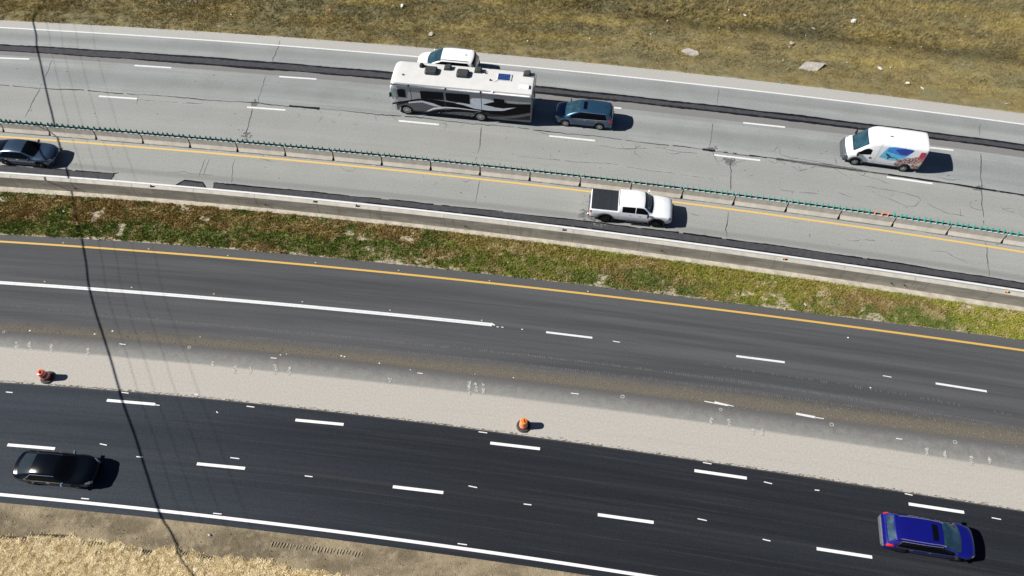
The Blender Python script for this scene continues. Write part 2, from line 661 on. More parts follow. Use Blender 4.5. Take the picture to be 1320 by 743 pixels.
ribbon(mb, LN['M'], .15, -350, 350, .010)
mb.build('yellow_line', M['yellow'], mid_road)
mb = MB()
ribbon(mb, LN['N'], .24, -350, float(un(634, 418)[0]), .010)
bar(mb, (633, 417.5), (638, 419.6), .16, .0105, .4)
for a, b, ya, yb in [(704, 763.5, 428.5, 435.7), (949, 1011.5, 459.3, 467.3), (1206, 1272, 494.5, 504.8), (1026, 1051, 533.5, 538.2)]:
    bar(mb, (a, ya), (b, yb), .14, .010)
for a, b, ya, yb in [(790, 799, 440, 441.5), (1138, 1149, 484.5, 486.5), (154, 162, 443.5, 444.5), (349, 356.5, 461.5, 462.2), (538, 545, 481, 481.8), (736, 746, 507, 508.2),
                     (1155, 1163, 565.3, 566.6), (1050, 1062, 538.2, 540), (640, 643, 421.5, 421.8), (646, 649, 422, 422.2)]:
    bar(mb, (a, ya), (b, yb), .055, .010)
mb.build('lane_marking', M['white'], mid_road)
mb = MB()
ribbon(mb, LN['R'], .175, -350, 350, .030)
for a, b, ya, yb in [(138, 200, 516.4, 521.6), (381, 443, 541.8, 547.6), (632, 696, 571.5, 579), (895, 962.5, 607, 616.8), (1171, 1242.5, 650, 660.8),
                     (10, 71, 573.8, 578.8), (254, 316, 598.2, 604.2), (506.5, 571.5, 627.8, 635.4), (770.5, 842.5, 663.8, 673.8), (1052.5, 1124, 707.6, 718.6),
                     (-104, -44, 494.5, 498.5), (-228, -170, 552, 556)]:
    bar(mb, (a, ya), (b, yb), .175, .030)
mb.build('lane_marking', M['white_new'], near_road)
mb = MB()
for a, b, ya, yb in [(8, 16.5, 505.7, 506.5), (157, 166, 506.2, 507.3), (200, 206, 522.3, 523), (318, 328, 524, 525.3), (129, 138, 572.5, 574.3), (176, 184, 589, 589.8), (297, 308.5, 590.3, 591.7),
                     (393, 403, 613.8, 615), (604, 615, 626.7, 629), (675, 685, 650, 651.3), (899, 911, 669, 671.5), (984.5, 995, 621.5, 624), (983, 993, 695.5, 697.8), (105, 115, 642.7, 643.7), (275, 286, 662, 663), (590, 602, 701, 702.7),
                     (1278, 1290, 667.7, 670), (1166, 1176, 636.7, 638.8), (906, 917, 596.5, 598.5), (617, 628, 557, 558.5), (1050, 1056, 632, 632.6), (279, 281, 531, 532.6), (250, 256, 508.5, 509)]:
    bar(mb, (a, ya), (b, yb), .055, .031)
mb.build('layout_mark', M['white_new'], near_road)

mb_c = MB()
ribbon(mb_c, LN['N'], .022, -60, float(un(630, 418)[0]), .014)
mb_c.build('line_centre_gap', simple('worn centre of the line', (.42, .42, .42), .8), mid_road)

# white survey rings painted on the old strip
mb = MB()
for (x, y, r_) in [(244, 448, .10), (802.5, 511.5, .12), (1072, 547.5, .12), (1231, 570, .12), (929, 528.2, .10), (5, 428, .09)]:
    X, Y = un(x, y)
    n = 14
    vv = []
    for i in range(n):
        a = 2 * math.pi * i / n
        vv += [(X + r_ * math.cos(a) * 1.1, Y + r_ * math.sin(a), .01), (X + r_ * .62 * math.cos(a) * 1.1, Y + r_ * .62 * math.sin(a), .01)]
    ff = [(2 * i, 2 * ((i + 1) % n), 2 * ((i + 1) % n) + 1, 2 * i + 1) for i in range(n)]
    mb.add(vv, ff)
zc = .006
# chalky smears across the old strip
for (x, y, h) in [(21, 441, 11), (38, 441, 12), (66, 444, 11), (113, 449, 12), (274, 466, 7), (303, 472, 10), (323, 473, 9), (355, 470, 13), (373, 472, 12), (502, 488, 5), (605, 492, 17), (614, 494, 12), (623, 495, 12),
                  (917, 538, 10), (940, 541, 9), (970, 553, 9), (983, 553, 9), (1041, 560, 0), (1195, 578, 9), (1218, 582, 9), (1252, 589, 12), (1276, 590, 8)]:
    if not h:
        continue
    for k in range(int(h * 2.6)):
        yy = y + h * rnd.random()
        X, Y = un(x + rnd.gauss(0, 1.1), yy)
        r_ = rnd.uniform(.015, .045)
        zc += 4e-5
        mb.add([(X - r_ * 1.5, Y - r_, zc), (X + r_, Y - r_ * .8, zc), (X + r_ * 1.4, Y + r_, zc), (X - r_, Y + r_, zc)], [(0, 1, 2, 3)])
mb.build('chalk_mark', simple("chalk smear", (.40, .39, .36), .9, var=.2), mid_road)
# a torn white paint smear
mb = MB()
bar(mb, (908, 517.5), (938, 523.2), .06, .009)
bar(mb, (921, 518.8), (946, 524), .13, .011, .3)
for (x, y) in [(122, 431), (145, 427), (361.5, 457.7), (369.5, 456.5), (440, 459), (444, 460), (489, 468.5), (38.5, 426.5), (529, 477), (612, 482.5), (662, 487), (673, 424.8), (258, 434.5), (1122, 500), (1093, 435.5)]:
    X, Y = un(x, y)
    r_ = rnd.uniform(.025, .065)
    mb.add([(X - r_, Y - r_ * .6, .01), (X + r_ * .8, Y - r_ * .7, .01), (X + r_, Y + r_ * .5, .01), (X - r_ * .7, Y + r_ * .8, .01)], [(0, 1, 2, 3)])
mb.build('paint_smear', M['white'], mid_road)

# raised tabs along the yellow line and the thick white line
tab = None
for (x, y) in [(82, 313.5), (192, 321.5), (294, 330), (407, 339), (514, 349), (631, 362.5), (758, 376), (58, 363.5), (170, 371), (276, 379.3), (390, 389.5), (503, 400.3), (621, 413.5)]:
    X, Y = un(x, y)
    if tab is None:
        tab = MB().box(-.05, .05, -.03, .03, 0, .015).box(-.05, .05, -.005, .012, .015, .06).build('marker_tab', simple("tab plastic", (.75, .66, .40), .5), mid_road)
        t_ = tab
    else:
        t_ = tab.copy()
        C.objects.link(t_)
        t_.parent = mid_road
    t_.location = (X, Y, .012)

# faint rows of roller marks
mb = MB()
DOT1 = Line([(0, 393), (165, 407.5), (330, 424), (495, 439), (660, 457), (825, 477), (990, 497), (1155, 522), (1320, 556)])
DOT2 = Line([(330, 436), (495, 452), (660, 468), (825, 488), (990, 509), (1155, 532)])
for L_, x0, x1, dens in ((DOT1, -42, 35, .8), (DOT2, -18, 30, .62), (Off(DOT1, .9), 12, 33, .35)):
    x = x0
    while x < x1:
        x += .15
        if rnd.random() > dens * (.6 + .7 * float(vnoise(x, 3.3, 3.5))):
            continue
        y = float(L_(x)) + rnd.uniform(-.03, .03)
        h = rnd.uniform(.05, .10)
        mb.add([(x, y - h, .005), (x + .05, y - h, .005), (x + .05, y + h, .005), (x, y + h, .005)], [(0, 1, 2, 3)])
mb.build('roller_mark', simple("scuffed asphalt", (.125, .126, .126), .9, var=.25, scale=3), mid_road)

# asphalt patches and tar on the concrete
mb = MB()
xs_full = (-350, 350)
CD = lambda X: (LN['C'](X) + LN['D'](X)) / 2


def band(mb, top, bot, x0, x1, z, step=.5, jag=.02):
    n = max(2, int((x1 - x0) / step) + 1)
    xs = np.linspace(x0, x1, n)
    v, f = [], []
    for i, (x, a, b) in enumerate(zip(xs, top(xs), bot(xs))):
        v += [(x, b + rnd.uniform(-jag, jag), z), (x, a + rnd.uniform(-jag, jag), z)]
        if i:
            k = 2 * i
            f.append((k - 2, k, k + 1, k - 1))
    mb.add(v, f)


band(mb, LN['C'], LN['D'], -120, 120, .004)
x275 = float(un(275, 240)[0])
JT = Off(LN['J'], .05)
band(mb, LN['I'], JT, x275, 120, .004)
x147 = float(un(147, 225)[0])
band(mb, Off(LN['J'], .72), JT, -90, x147, .004, jag=.04)
# trapezoid patch crossing the line
tp = [un(219, 243.5), un(238, 232.6), un(261, 235), un(268, 247)]
mb.add([(x, y, .0045) for x, y in tp], [(0, 3, 2, 1)])
mb.build('asphalt_patch', M['patch'], far_road)
mb = MB()


_pz = [0.0]


def poly(mb, pts, w, z, jit=.03, seg=.35, jagw=.4, mpx=True, breaks=0.0):
    """wandering flat ribbon through surveyed pixels"""
    _pz[0] = (_pz[0] + 3.1e-5) % .0011
    z += _pz[0]
    P = [Vector(un(*p)) for p in pts]
    out = [P[0]]
    for a, b in zip(P, P[1:]):
        n = max(1, int((b - a).length / seg))
        for i in range(1, n + 1):
            q = a.lerp(b, i / n)
            if i < n:
                q = q + Vector((rnd.gauss(0, jit), rnd.gauss(0, jit)))
            out.append(q)
    v, f = [], []
    for i, p in enumerate(out):
        t = (out[min(i + 1, len(out) - 1)] - out[max(i - 1, 0)])
        t = t.normalized() if t.length > 1e-6 else Vector((1, 0))
        ww = w / 2 * (1 + rnd.uniform(-jagw, jagw))
        if i in (0, len(out) - 1):
            ww *= .25
        n_ = Vector((-t.y, t.x)) * ww
        v += [(*(p - n_), z), (*(p + n_), z)]
        if i and rnd.random() >= breaks:
            k = 2 * i
            f.append((k - 2, k, k + 1, k - 1))
    mb.add(v, f)


def vb(line, w, x0, x1, z, amp=.35, jag=.4, step=.3, dropout=0.0, wander=.02):
    """a tar bead of changing width along a line"""
    n = int((x1 - x0) / step)
    xs = np.linspace(x0, x1, n)
    ys = line(xs)
    nz = fbm(xs, np.full(n, z * 1000 + w * 77), 2.5)
    v, f = [], []
    for i in range(n):
        ww = w / 2 * (1 + amp * (nz[i] - .5) * 2 + rnd.uniform(-jag, jag) * .6)
        o_ = wander * math.sin(xs[i] * .9 + w * 30) + rnd.gauss(0, wander * .5)
        v += [(xs[i], ys[i] + o_ - ww, z), (xs[i], ys[i] + o_ + ww, z)]
        if i and rnd.random() >= dropout:
            k = 2 * i
            f.append((k - 2, k, k + 1, k - 1))
    mb.add(v, f)


vb(LN['C'], .19, -120, 120, .008)
vb(Off(LN['D'], .02), .18, -120, 120, .008, .8)
vb(Off(LN['D'], .12), .05, -30, 45, .009, .9, dropout=.25)
vb(LN['I'], .10, x275, 120, .008, 1.2, dropout=.08)
vb(Off(LN['J'], .16), .13, float(un(470, 268)[0]), 120, .008, .8, dropout=.05)
vb(LN['F'], .06, -120, 120, .006, .9, dropout=.04, wander=.05)
vb(Off(LN['F'], .04), .22, *[float(un(x, 140)[0]) for x in (372, 412)], .007, .6)
vb(Off(LN['F'], .02), .16, *[float(un(x, 190)[0]) for x in (905, 985)], .007, 1.2, dropout=.3)
vb(Off(LN['F'], .04), .14, *[float(un(x, 240)[0]) for x in (1150, 1330)], .007, .7, dropout=.05)
vb(Off(LN['J'], .72), .08, -90, x147, .008, .8, dropout=.1)
poly(mb, [(141, 232), (146, 228), (147, 224), (153, 223)], .14, .008)
poly(mb, [(219, 243.8), (238, 232.5), (261, 235), (268.5, 247)], .10, .0085, .01)
poly(mb, [(238, 232.5), (236, 233.5), (248, 234.5), (262, 236)], .12, .009, .03)
poly(mb, [(220, 244), (268, 247.5)], .10, .0085, .01)
poly(mb, [(276, 242), (275.5, 236), (281, 236.6), (300, 239)], .12, .008)
poly(mb, [(280, 247), (330, 252)], .09, .0075, .03, breaks=.3)
# diesel stain beside the pickup
for k in range(60):
    x, y = un(756 + rnd.gauss(0, 3.5), 279 + rnd.gauss(0, 3.5))
mb.build('tar_seal', M['tar'], far_road)

mb = MB()
TJ = [  # transverse joints and wandering cracks
    [(67, 78), (58, 100), (52, 112)], [(52, 114), (43, 130), (32, 152)], [(326, 138), (321, 158), (316, 178)], [(361, 52), (356, 66), (351, 80)], [(343, 98), (337, 118), (331, 136)],
    [(621, 163), (618, 192)], [(619, 188), (612, 208)], [(619, 232), (615, 250), (612, 263)], [(926, 113), (924, 136)], [(920, 155), (914, 192)],
    [(941, 205), (942, 246)], [(939, 273), (937, 290), (936.5, 308)], [(1264, 198), (1265, 245), (1268, 290)], [(1270, 312), (1272, 330), (1275, 356)],
    [(1264, 160), (1263, 175)], [(303, 206), (300, 222), (298, 236)], [(265, 205), (256, 228)], [(270, 205), (262, 226)],
]
for i, p in enumerate(TJ):
    heavy = i in (5, 10, 11, 12, 13, 2, 3, 1)
    poly(mb, p, .06 if heavy else .035, .005, .035, breaks=.02)
CR = [
    [(1199, 323.5), (1212, 324), (1220, 325.5), (1231, 332), (1241, 336), (1248, 340)], [(1090, 309), (1098, 311), (1115, 309), (1128, 310), (1135, 312)],
    [(1125, 248.5), (1150, 258), (1168, 266), (1180, 266), (1187, 259), (1184, 254), (1172, 251), (1150, 246), (1115, 240)],
    [(1005, 190), (1006, 200), (1020, 204), (1055, 209), (1085, 215)], [(1003, 189), (997, 196), (990, 194)],
    [(1000, 208), (1020, 214), (1030, 221), (1050, 215), (1075, 217), (1095, 230)], [(1103, 221), (1110, 226), (1130, 231), (1146, 237)], [(1119, 220), (1112, 227)], [(1029, 212), (1033, 221)],
    [(1250, 262), (1252, 268), (1262, 271), (1275, 270)], [(1290, 266), (1293, 270), (1300, 273), (1316, 275), (1320, 282)], [(1195, 262), (1205, 268), (1225, 276), (1245, 279)], [(1238, 269), (1238, 279)],
    [(665, 201), (710, 206), (740, 209), (785, 211), (830, 219), (870, 224), (920, 231)], [(780, 212), (788, 213)], [(709, 197), (710, 203), (717, 206)],
    [(843, 189), (870, 195), (905, 199)], [(918, 194), (922, 204), (927, 214)], [(942, 206), (950, 210), (962, 207)], [(856, 190), (860, 197), (868, 199), (885, 196)], [(800, 186), (806, 193), (818, 192), (826, 187)],
    [(330, 202), (345, 207), (352, 209)], [(440, 216), (445, 220), (455, 221), (458, 217)], [(594, 232), (600, 235), (607, 232)], [(558, 239), (575, 230)],
    [(566, 158), (576, 160), (572, 168)], [(592, 165), (600, 159)], [(574, 158), (577, 165)], [(484, 149), (485, 157)], [(505, 150), (512, 156)], [(688, 168), (700, 172), (720, 176)],
    [(412, 143), (416, 150), (410, 158)], [(178, 124), (176, 136)], [(240, 132), (255, 134), (262, 133)], [(220, 223), (232, 222), (237, 221), (245, 224), (275, 226)],
    [(1003, 241), (1010, 246), (1030, 248), (1055, 250)], [(1005, 233), (1007, 240)], [(1080, 248), (1097, 255)], [(1017, 284), (1025, 287), (1033, 286)], [(965, 253), (985, 260), (1000, 264)], [(888, 275), (902, 279)],
    [(1044, 296), (1044, 307)], [(909, 297), (909, 302)], [(748, 266), (752, 261), (762, 259)], [(1206, 228), (1222, 232), (1240, 232)], [(1076, 203), (1079, 213)], [(820, 186), (818, 198), (828, 204)],
    [(150, 126), (200, 131), (260, 134)], [(700, 213), (708, 214)], [(990, 207), (1000, 211), (1004, 207)],
    [(767, 187), (800, 192), (835, 192)],
]
for p in CR:
    poly(mb, p, .030, .0055, .02, .3, .6, breaks=.04)
for k in range(90):   # small hairlines round the long joint
    px = rnd.uniform(0, 1320)
    y0 = float(np.interp(px, [0, 330, 660, 990, 1320], [112, 136, 165, 206, 254])) + rnd.uniform(-2, 26)
    if float(vnoise(px, 1, 120)) < .4:
        continue
    L_ = rnd.uniform(3, 10)
    a = rnd.uniform(-.4, .4) if rnd.random() < .6 else rnd.uniform(1, 2)
    poly(mb, [(px, y0), (px + L_ * math.cos(a), y0 + L_ * math.sin(a) * .6)], .025, .005, .03, .2, breaks=.1)
xg = float(un(0, 171)[0])
vb(Off(LN['G'], -.012), .030, -60, 60, .0072, .8, dropout=.1, wander=.004)
mb.build('crack', M['crack'], far_road)
mb = MB()
vb(Off(LN['F'], .02), .34, *[float(un(x, 215)[0]) for x in (1003, 1110)], .0040, .4)
vb(Off(LN['F'], .02), .16, *[float(un(x, 215)[0]) for x in (1110, 1330)], .0040, .6)
for (x, y, rx, ry, n) in [(941, 208, 6, 5, 60), (767, 279, 8, 5, 90), (752, 277, 4, 5, 40), (917, 192, 8, 2, 50), (328, 134, 4, 4, 40), (318, 175, 4, 5, 30), (1263, 243, 5, 3, 40), (775, 289, 14, 3, 60), (985, 20, 0, 0, 0)]:
    for k in range(n):
        X, Y = un(x + rnd.gauss(0, rx * .6), y + rnd.gauss(0, ry * .6))
        r_ = rnd.uniform(.03, .13)
        mb.add([(X + r_ * rnd.uniform(.6, 1.2) * math.cos(a), Y + r_ * rnd.uniform(.5, 1) * math.sin(a), .0033 + k * 3e-5) for a in (0, 1.2, 2.3, 3.3, 4.4, 5.4)], [(0, 1, 2, 3, 4, 5)])
mb.build('oil_stain', simple("oil stain", (.13, .13, .13), .8, var=.3), far_road)
mb = MB()
for k in range(120):
    px = rnd.uniform(0, 1320)
    py = float(np.interp(px, [0, 1320], [rnd.uniform(50, 235), rnd.uniform(165, 360)]))
    X, Y = un(px, py)
    if Y > float(LN['A'](X)) or Y < float(LN['J'](X)) + .3 or (float(LN['C'](X)) > Y > float(LN['D'](X))):
        continue
    r_ = rnd.uniform(.02, .06)
    mb.add([(X + r_ * math.cos(a) * 1.3, Y + r_ * math.sin(a), .0048) for a in (0, 1.2, 2.3, 3.3, 4.4, 5.4)], [(0, 1, 2, 3, 4, 5)])
mb.build('pothole_spot', simple("dark spot", (.12, .12, .12), .9), far_road)

# ------------------------------------------------------------------ ground: one sheet to the horizon, shaped round the roads
A_, S_ = LN['A'], LN['S']


def ground_z(X, Y):
    d = np.asarray(Y) - A_(X)
    e = S_(X) - np.asarray(Y)
    z = -.035 + 0 * d
    z = z + np.where(d > 0, -.85 * sstep(0, 4.2, d) + .35 * sstep(7.5, 9.5, d) + .8 * sstep(12, 30, d), 0)
    z = z + np.where(e > 0, -.10 * sstep(0, .8, e) - .05 * np.minimum(e, 3) - .22 * np.clip(e - 2.2, 0, 8), 0)
    return z


def un_g(px, py):
    z = 0.0
    for _ in range(5):
        x, y = un(px, py, z)
        z = float(ground_z(x, y))
    return x, y, z


rows = []   # (function of X, tag)
offs_top = list(np.arange(0, 16, .5)) + [17, 20, 25, 32, 45, 80, 200, 900, 2500]
offs_bot = list(np.arange(0, 14, .5)) + [15, 18, 24, 34, 60, 150, 800, 2500]
gx = np.concatenate([[-2600, -1500, -800], np.linspace(-400, -70, 12), np.arange(-64, 64.1, 1.0), np.linspace(70, 400, 12), [800, 1500, 2600]])
gv, gf = [], []
ys_rows = [S_(gx) - o for o in offs_bot[::-1]] + [LN['Q2'](gx), LN['L'](gx), LN['GF'](gx), LN['KB'](gx)] + [A_(gx) + o for o in offs_top]
ys_rows = [np.array(r_) for r_ in ys_rows]
nr, nc = len(ys_rows), len(gx)
cols = []
for r_ in ys_rows:
    zz = ground_z(gx, r_)
    for x, y, z in zip(gx, r_, zz):
        gv.append((x, y, z - .05))
for j in range(nr - 1):
    for i in range(nc - 1):
        gf.append((j * nc + i, j * nc + i + 1, (j + 1) * nc + i + 1, (j + 1) * nc + i))


def grass_tint(X, Y, d):
    """olive to straw verge; d = metres beyond the shoulder"""
    n1 = fbm(X * .7, Y * 1.3, 1.5, 5)[:, None]
    n2 = fbm(X + 50, Y - 30, .35, 2)[:, None]
    n3 = fbm(X * .25 - 80, Y * 1.3, 1.6, 3)[:, None]
    g = np.array([.265, .235, .122])
    o = np.array([.315, .255, .112])
    y_ = np.array([.43, .345, .130])
    dk = np.array([.165, .135, .060])
    gb = np.array([.41, .38, .235])
    k = sstep(.3, .62, n1)
    c = g * (1 - k) + o * k
    far = sstep(2.0, 5.5, d)[:, None]
    k = sstep(.45, .75, n3) * (.25 + .65 * far)
    c = c * (1 - k) + y_ * k
    k = sstep(.55, .8, n2) * .45 * (1 - far * .6)
    c = c * (1 - k) + gb * k
    k = sstep(.50, .34, fbm(X * .6 + 9, Y * 1.1 + 70, .6, 3)[:, None]) * .4
    c = c * (1 - k) + dk * k
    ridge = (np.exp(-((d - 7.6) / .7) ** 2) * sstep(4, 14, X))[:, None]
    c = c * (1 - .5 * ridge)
    return c


def median_tint(X, Y, t):
    """t 0 at the asphalt edge, 1 at the wall"""
    n1 = fbm(X * .6, Y * 1.2 + 9, .9, 4)[:, None]
    n2 = fbm(X + 150, Y + 30, .4, 3)[:, None]
    n3 = fbm(X * .35 + 33, Y + 91, 3.0, 3)[:, None]
    gr = np.array([.185, .225, .055])
    br = np.array([.330, .245, .095])
    tan = np.array([.52, .42, .23])
    ygr = np.array([.36, .36, .065])
    t = t[:, None]
    Xc = X[:, None]
    k = np.clip(sstep(.36, .58, n1 * .75 + t * .13 + .10 * np.exp(-((t - .72) / .2) ** 2)), 0, 1)
    c = gr * (1 - k) + br * k
    k = sstep(.40, .62, n3) * sstep(-30, 30, Xc) * .75
    c = c * (1 - k) + ygr * k
    k = sstep(.56, .72, n2) * .7
    c = c * (1 - k) + tan * k
    return c


def soil_tint(X, Y):
    n1 = fbm(X, Y, 1.5, 4)[:, None]
    a = np.array([.17, .13, .085])
    b = np.array([.29, .235, .16])
    k = sstep(.3, .7, n1)
    return a * (1 - k) + b * k


def put_tint(me, c):
    a = me.attributes.new('tint', 'FLOAT_COLOR', 'POINT')
    cc = np.ones((len(c), 4))
    cc[:, :3] = c
    a.data.foreach_set('color', cc.ravel())


def terrain_tint(X, Y):
    d = Y - A_(X)
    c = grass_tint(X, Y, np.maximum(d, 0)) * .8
    e = S_(X) - Y
    c2 = soil_tint(X, Y)
    return np.where((e > -1)[:, None], c2, c)


me = bpy.data.meshes.new('ground')
me.from_pydata(gv, [], gf)
me.materials.append(M['ground'])
ga = np.array(gv)
put_tint(me, terrain_tint(ga[:, 0], ga[:, 1]))
ground = tag(link(bpy.data.objects.new('ground', me)), kind='structure')


def fine_patch(name, bot, top, x0, x1, step, tint, mat, amp=.05, sc=.35, rowstep=None, zoff=0.0, nrow=None):
    """a closely meshed bumpy skin over the ground between two lines"""
    xs = np.arange(x0, x1 + step, step)
    yb, yt = bot(xs), top(xs)
    n = nrow or int(max(yt - yb) / (rowstep or step)) + 1
    T = np.linspace(0, 1, n)
    Y = yb[None, :] * (1 - T[:, None]) + yt[None, :] * T[:, None]
    X = np.broadcast_to(xs[None, :], Y.shape)
    Xf, Yf = X.ravel(), Y.ravel()
    Z = ground_z(Xf, Yf) + (fbm(Xf, Yf, sc, 3) - .5) * amp * 2 + (fbm(Xf + 60, Yf, 1.6, 2) - .5) * amp * 1.5 + zoff
    edge = np.broadcast_to(T[:, None], Y.shape).ravel()
    v = np.stack([Xf, Yf, Z], 1)
    nc_ = len(xs)
    i, j = np.meshgrid(np.arange(nc_ - 1), np.arange(n - 1))
    a = (j * nc_ + i).ravel()
    f = np.stack([a, a + 1, a + 1 + nc_, a + nc_], 1)
    me = bpy.data.meshes.new(name)
    me.vertices.add(len(v))
    me.vertices.foreach_set('co', v.ravel())
    me.loops.add(f.size)
    me.loops.foreach_set('vertex_index', f.ravel())
    me.polygons.add(len(f))
    me.polygons.foreach_set('loop_start', np.arange(0, f.size, 4))
    me.update(calc_edges=True)
    me.materials.append(mat)
    put_tint(me, tint(Xf, Yf, edge))
    return tag(link(bpy.data.objects.new(name, me)), kind='structure')


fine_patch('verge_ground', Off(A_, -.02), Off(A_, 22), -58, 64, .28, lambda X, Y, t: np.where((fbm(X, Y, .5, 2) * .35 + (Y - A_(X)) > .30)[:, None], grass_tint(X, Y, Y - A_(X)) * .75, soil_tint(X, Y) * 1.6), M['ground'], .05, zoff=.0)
fine_patch('median_ground', LN['L'], LN['GF'], -50, 50, .16,
           lambda X, Y, t: np.where((fbm(X * .6, Y, .9, 3) + .42 * np.exp(-t / .05) + .10 * np.exp(-((t - .28) / .2) ** 2) * sstep(30, -5, np.abs(X - 4)) > .765)[:, None], np.array([.40, .345, .26]) * (.8 + .4 * fbm(X, Y, .3)[:, None]), median_tint(X, Y, t) * .8),
           M['ground'], .03, zoff=.02)
gut = sheet('wall_footing', LN['KB'], LN['GF'], .012, simple('footing concrete', (.42, .385, .32), .95, var=.22, scale=1.6, bump=.4), thick=.15)
tag(gut, kind='structure')
tg = lambda X: (A_(X) + 0)


def blades(name, X, Y, Z, hgt, wid, tint, mat, flat=0.0, per=4, spread=.05, label=None, cat=None):
    n = len(X)
    X = np.repeat(X, per)
    Y = np.repeat(Y, per)
    Z = np.repeat(Z, per)
    H_ = np.repeat(hgt, per) * rng.uniform(.6, 1.2, n * per)
    T = np.repeat(tint, per, 0) * rng.uniform(.75, 1.3, (n * per, 1))
    N = n * per
    X = X + rng.normal(0, spread, N)
    Y = Y + rng.normal(0, spread, N)
    a = rng.uniform(0, 2 * math.pi, N)
    w = wid * rng.uniform(.6, 1.3, N)
    lean = rng.uniform(.1, .9, N) * H_ if not flat else H_
    la = rng.uniform(0, 2 * math.pi, N)
    p0 = np.stack([X - np.cos(a) * w, Y - np.sin(a) * w, Z], 1)
    p1 = np.stack([X + np.cos(a) * w, Y + np.sin(a) * w, Z], 1)
    if flat:
        tx, ty = -np.sin(a) * lean, np.cos(a) * lean
        p2 = np.stack([X + tx, Y + ty, Z + flat * rng.uniform(.2, 1, N)], 1)
    else:
        p2 = np.stack([X + np.cos(la) * lean, Y + np.sin(la) * lean, Z + H_], 1)
    v = np.stack([p0, p1, p2], 1).reshape(-1, 3)
    me = bpy.data.meshes.new(name)
    me.vertices.add(3 * N)
    me.vertices.foreach_set('co', v.ravel())
    me.loops.add(3 * N)
    me.loops.foreach_set('vertex_index', np.arange(3 * N))
    me.polygons.add(N)
    me.polygons.foreach_set('loop_start', np.arange(0, 3 * N, 3))
    me.update(calc_edges=True)
    me.materials.append(mat)
    put_tint(me, np.repeat(T, 3, 0))
    o = link(bpy.data.objects.new(name, me))
    return tag(o, label, cat, kind='stuff')


# verge grass
def scatter_verge():
    n = 190000
    X = rng.uniform(-52, 60, n)
    d = rng.uniform(-.05, 1, n) ** 1.0 * np.where(X > 8, 19, 10)
    keep = (fbm(X, d, .45, 3) * .55 + d > .26) & (rng.random(n) < (.35 + .9 * fbm(X, d, .5, 2)))
    X, d = X[keep], d[keep]
    Y = A_(X) + d
    tall = .07 + .06 * sstep(1.0, 3.0, d) + .16 * sstep(7.4, 8.4, d) * sstep(-5, 10, X)
    h = tall * (.5 + 1.0 * fbm(X, Y, .3, 2))
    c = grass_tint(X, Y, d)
    blades('grass', X, Y, ground_z(X, Y) - .01, h, .017, c, M['blades'], per=5, spread=.05, label='olive and straw coloured grass on the far verge above the road', cat='grass')


scatter_verge()


def scatter_median():
    n = 85000
    X = rng.uniform(-50, 50, n)
    t = rng.uniform(0, 1, n)
    bare = fbm(X * .6, LN['L'](X) * (1 - t) + LN['GF'](X) * t, .9, 3) + .42 * np.exp(-t / .05) + .10 * np.exp(-((t - .28) / .2) ** 2) * sstep(30, -5, np.abs(X - 4))
    keep = (bare < .765) | (rng.random(n) < .25)
    keep &= rng.random(n) < .55 + .6 * fbm(X, t * 4, .8, 2)
    X, t = X[keep], t[keep]
    Y = LN['L'](X) * (1 - t) + LN['GF'](X) * t
    h = .05 + .17 * fbm(X, Y, .35, 2)
    blades('median_grass', X, Y, np.full(len(X), -.02), h, .024, median_tint(X, Y, t), M['blades'], per=4, spread=.045, label='patchy green and brown grass in the median below the wall', cat='grass')


scatter_median()

# ---- near verge: graded dirt then straw
TL = Line([(0, 692), (165, 705), (330, 723), (440, 742)], 2)
strawline = lambda X: TL(X) + (fbm(X, X * 0 + 3, 1.5, 3) - .5) * .8 + (fbm(X, X * 0 + 9, .3, 2) - .5) * .45


def dirt_tint(X, Y, t):
    n1 = fbm(X * .6, Y * 1.6, 1.2, 4)[:, None]
    n2 = fbm(X, Y, .25, 2)[:, None]
    a = np.array([.165, .132, .085])
    b = np.array([.30, .245, .160])
    k = sstep(.3, .7, n1)
    c = a * (1 - k) + b * k
    k = sstep(.62, .78, n2) * .3
    c = c * (1 - k) + np.array([.45, .38, .26]) * k
    return c


fine_patch('dirt_verge', Off(S_, -9), Off(S_, .02), -45, 30, .10, dirt_tint, M['dirt'], .022, .16, zoff=.02)


def scatter_straw():
    n = 110000
    X = rng.uniform(-38, 4, n)
    d = rng.uniform(0, 6.0, n)
    Y = strawline(X) - d + .05
    ok = Y < S_(X) - .5
    X, Y, d = X[ok], Y[ok], d[ok]
    z = ground_z(X, Y) + .035 + .13 * fbm(X, Y, .25, 2) * sstep(0, .3, d)
    n1 = fbm(X, Y, .11, 2)[:, None]
    k = sstep(.3, .6, n1)
    c = np.array([.48, .35, .165]) * (1 - k) + np.array([.84, .71, .45]) * k
    blades('straw', X, Y, z, np.full(len(X), .10), .013, c, M['straw'], flat=.07, per=4, spread=.05, label='pale loose straw mulch below the bare dirt', cat='straw')
    # stray straws and small stones on the dirt
    n = 9000
    X = rng.uniform(-40, 22, n)
    Y = S_(X) - .35 - rng.random(n) ** .8 * 2.8
    cl = fbm(X, Y, .6, 3) > .52
    X, Y = X[cl], Y[cl]
    blades('stray_straw', X, Y, ground_z(X, Y) + .03, np.full(len(X), .05), .012, np.tile([.46, .38, .24], (len(X), 1)), M['straw'], flat=.03, per=2, spread=.08, label='thin stray straws and chips over the bare dirt strip', cat='straw')


scatter_straw()

fine_patch('straw_bed', Off(S_, -14), lambda X: np.minimum(strawline(X), S_(X) - .6), -45, 30, .12,
           lambda X, Y, t: np.array([.44, .33, .16]) * (.65 + .7 * fbm(X, Y, .3, 3)[:, None]), M['dirt'], .07, .22, zoff=.06)

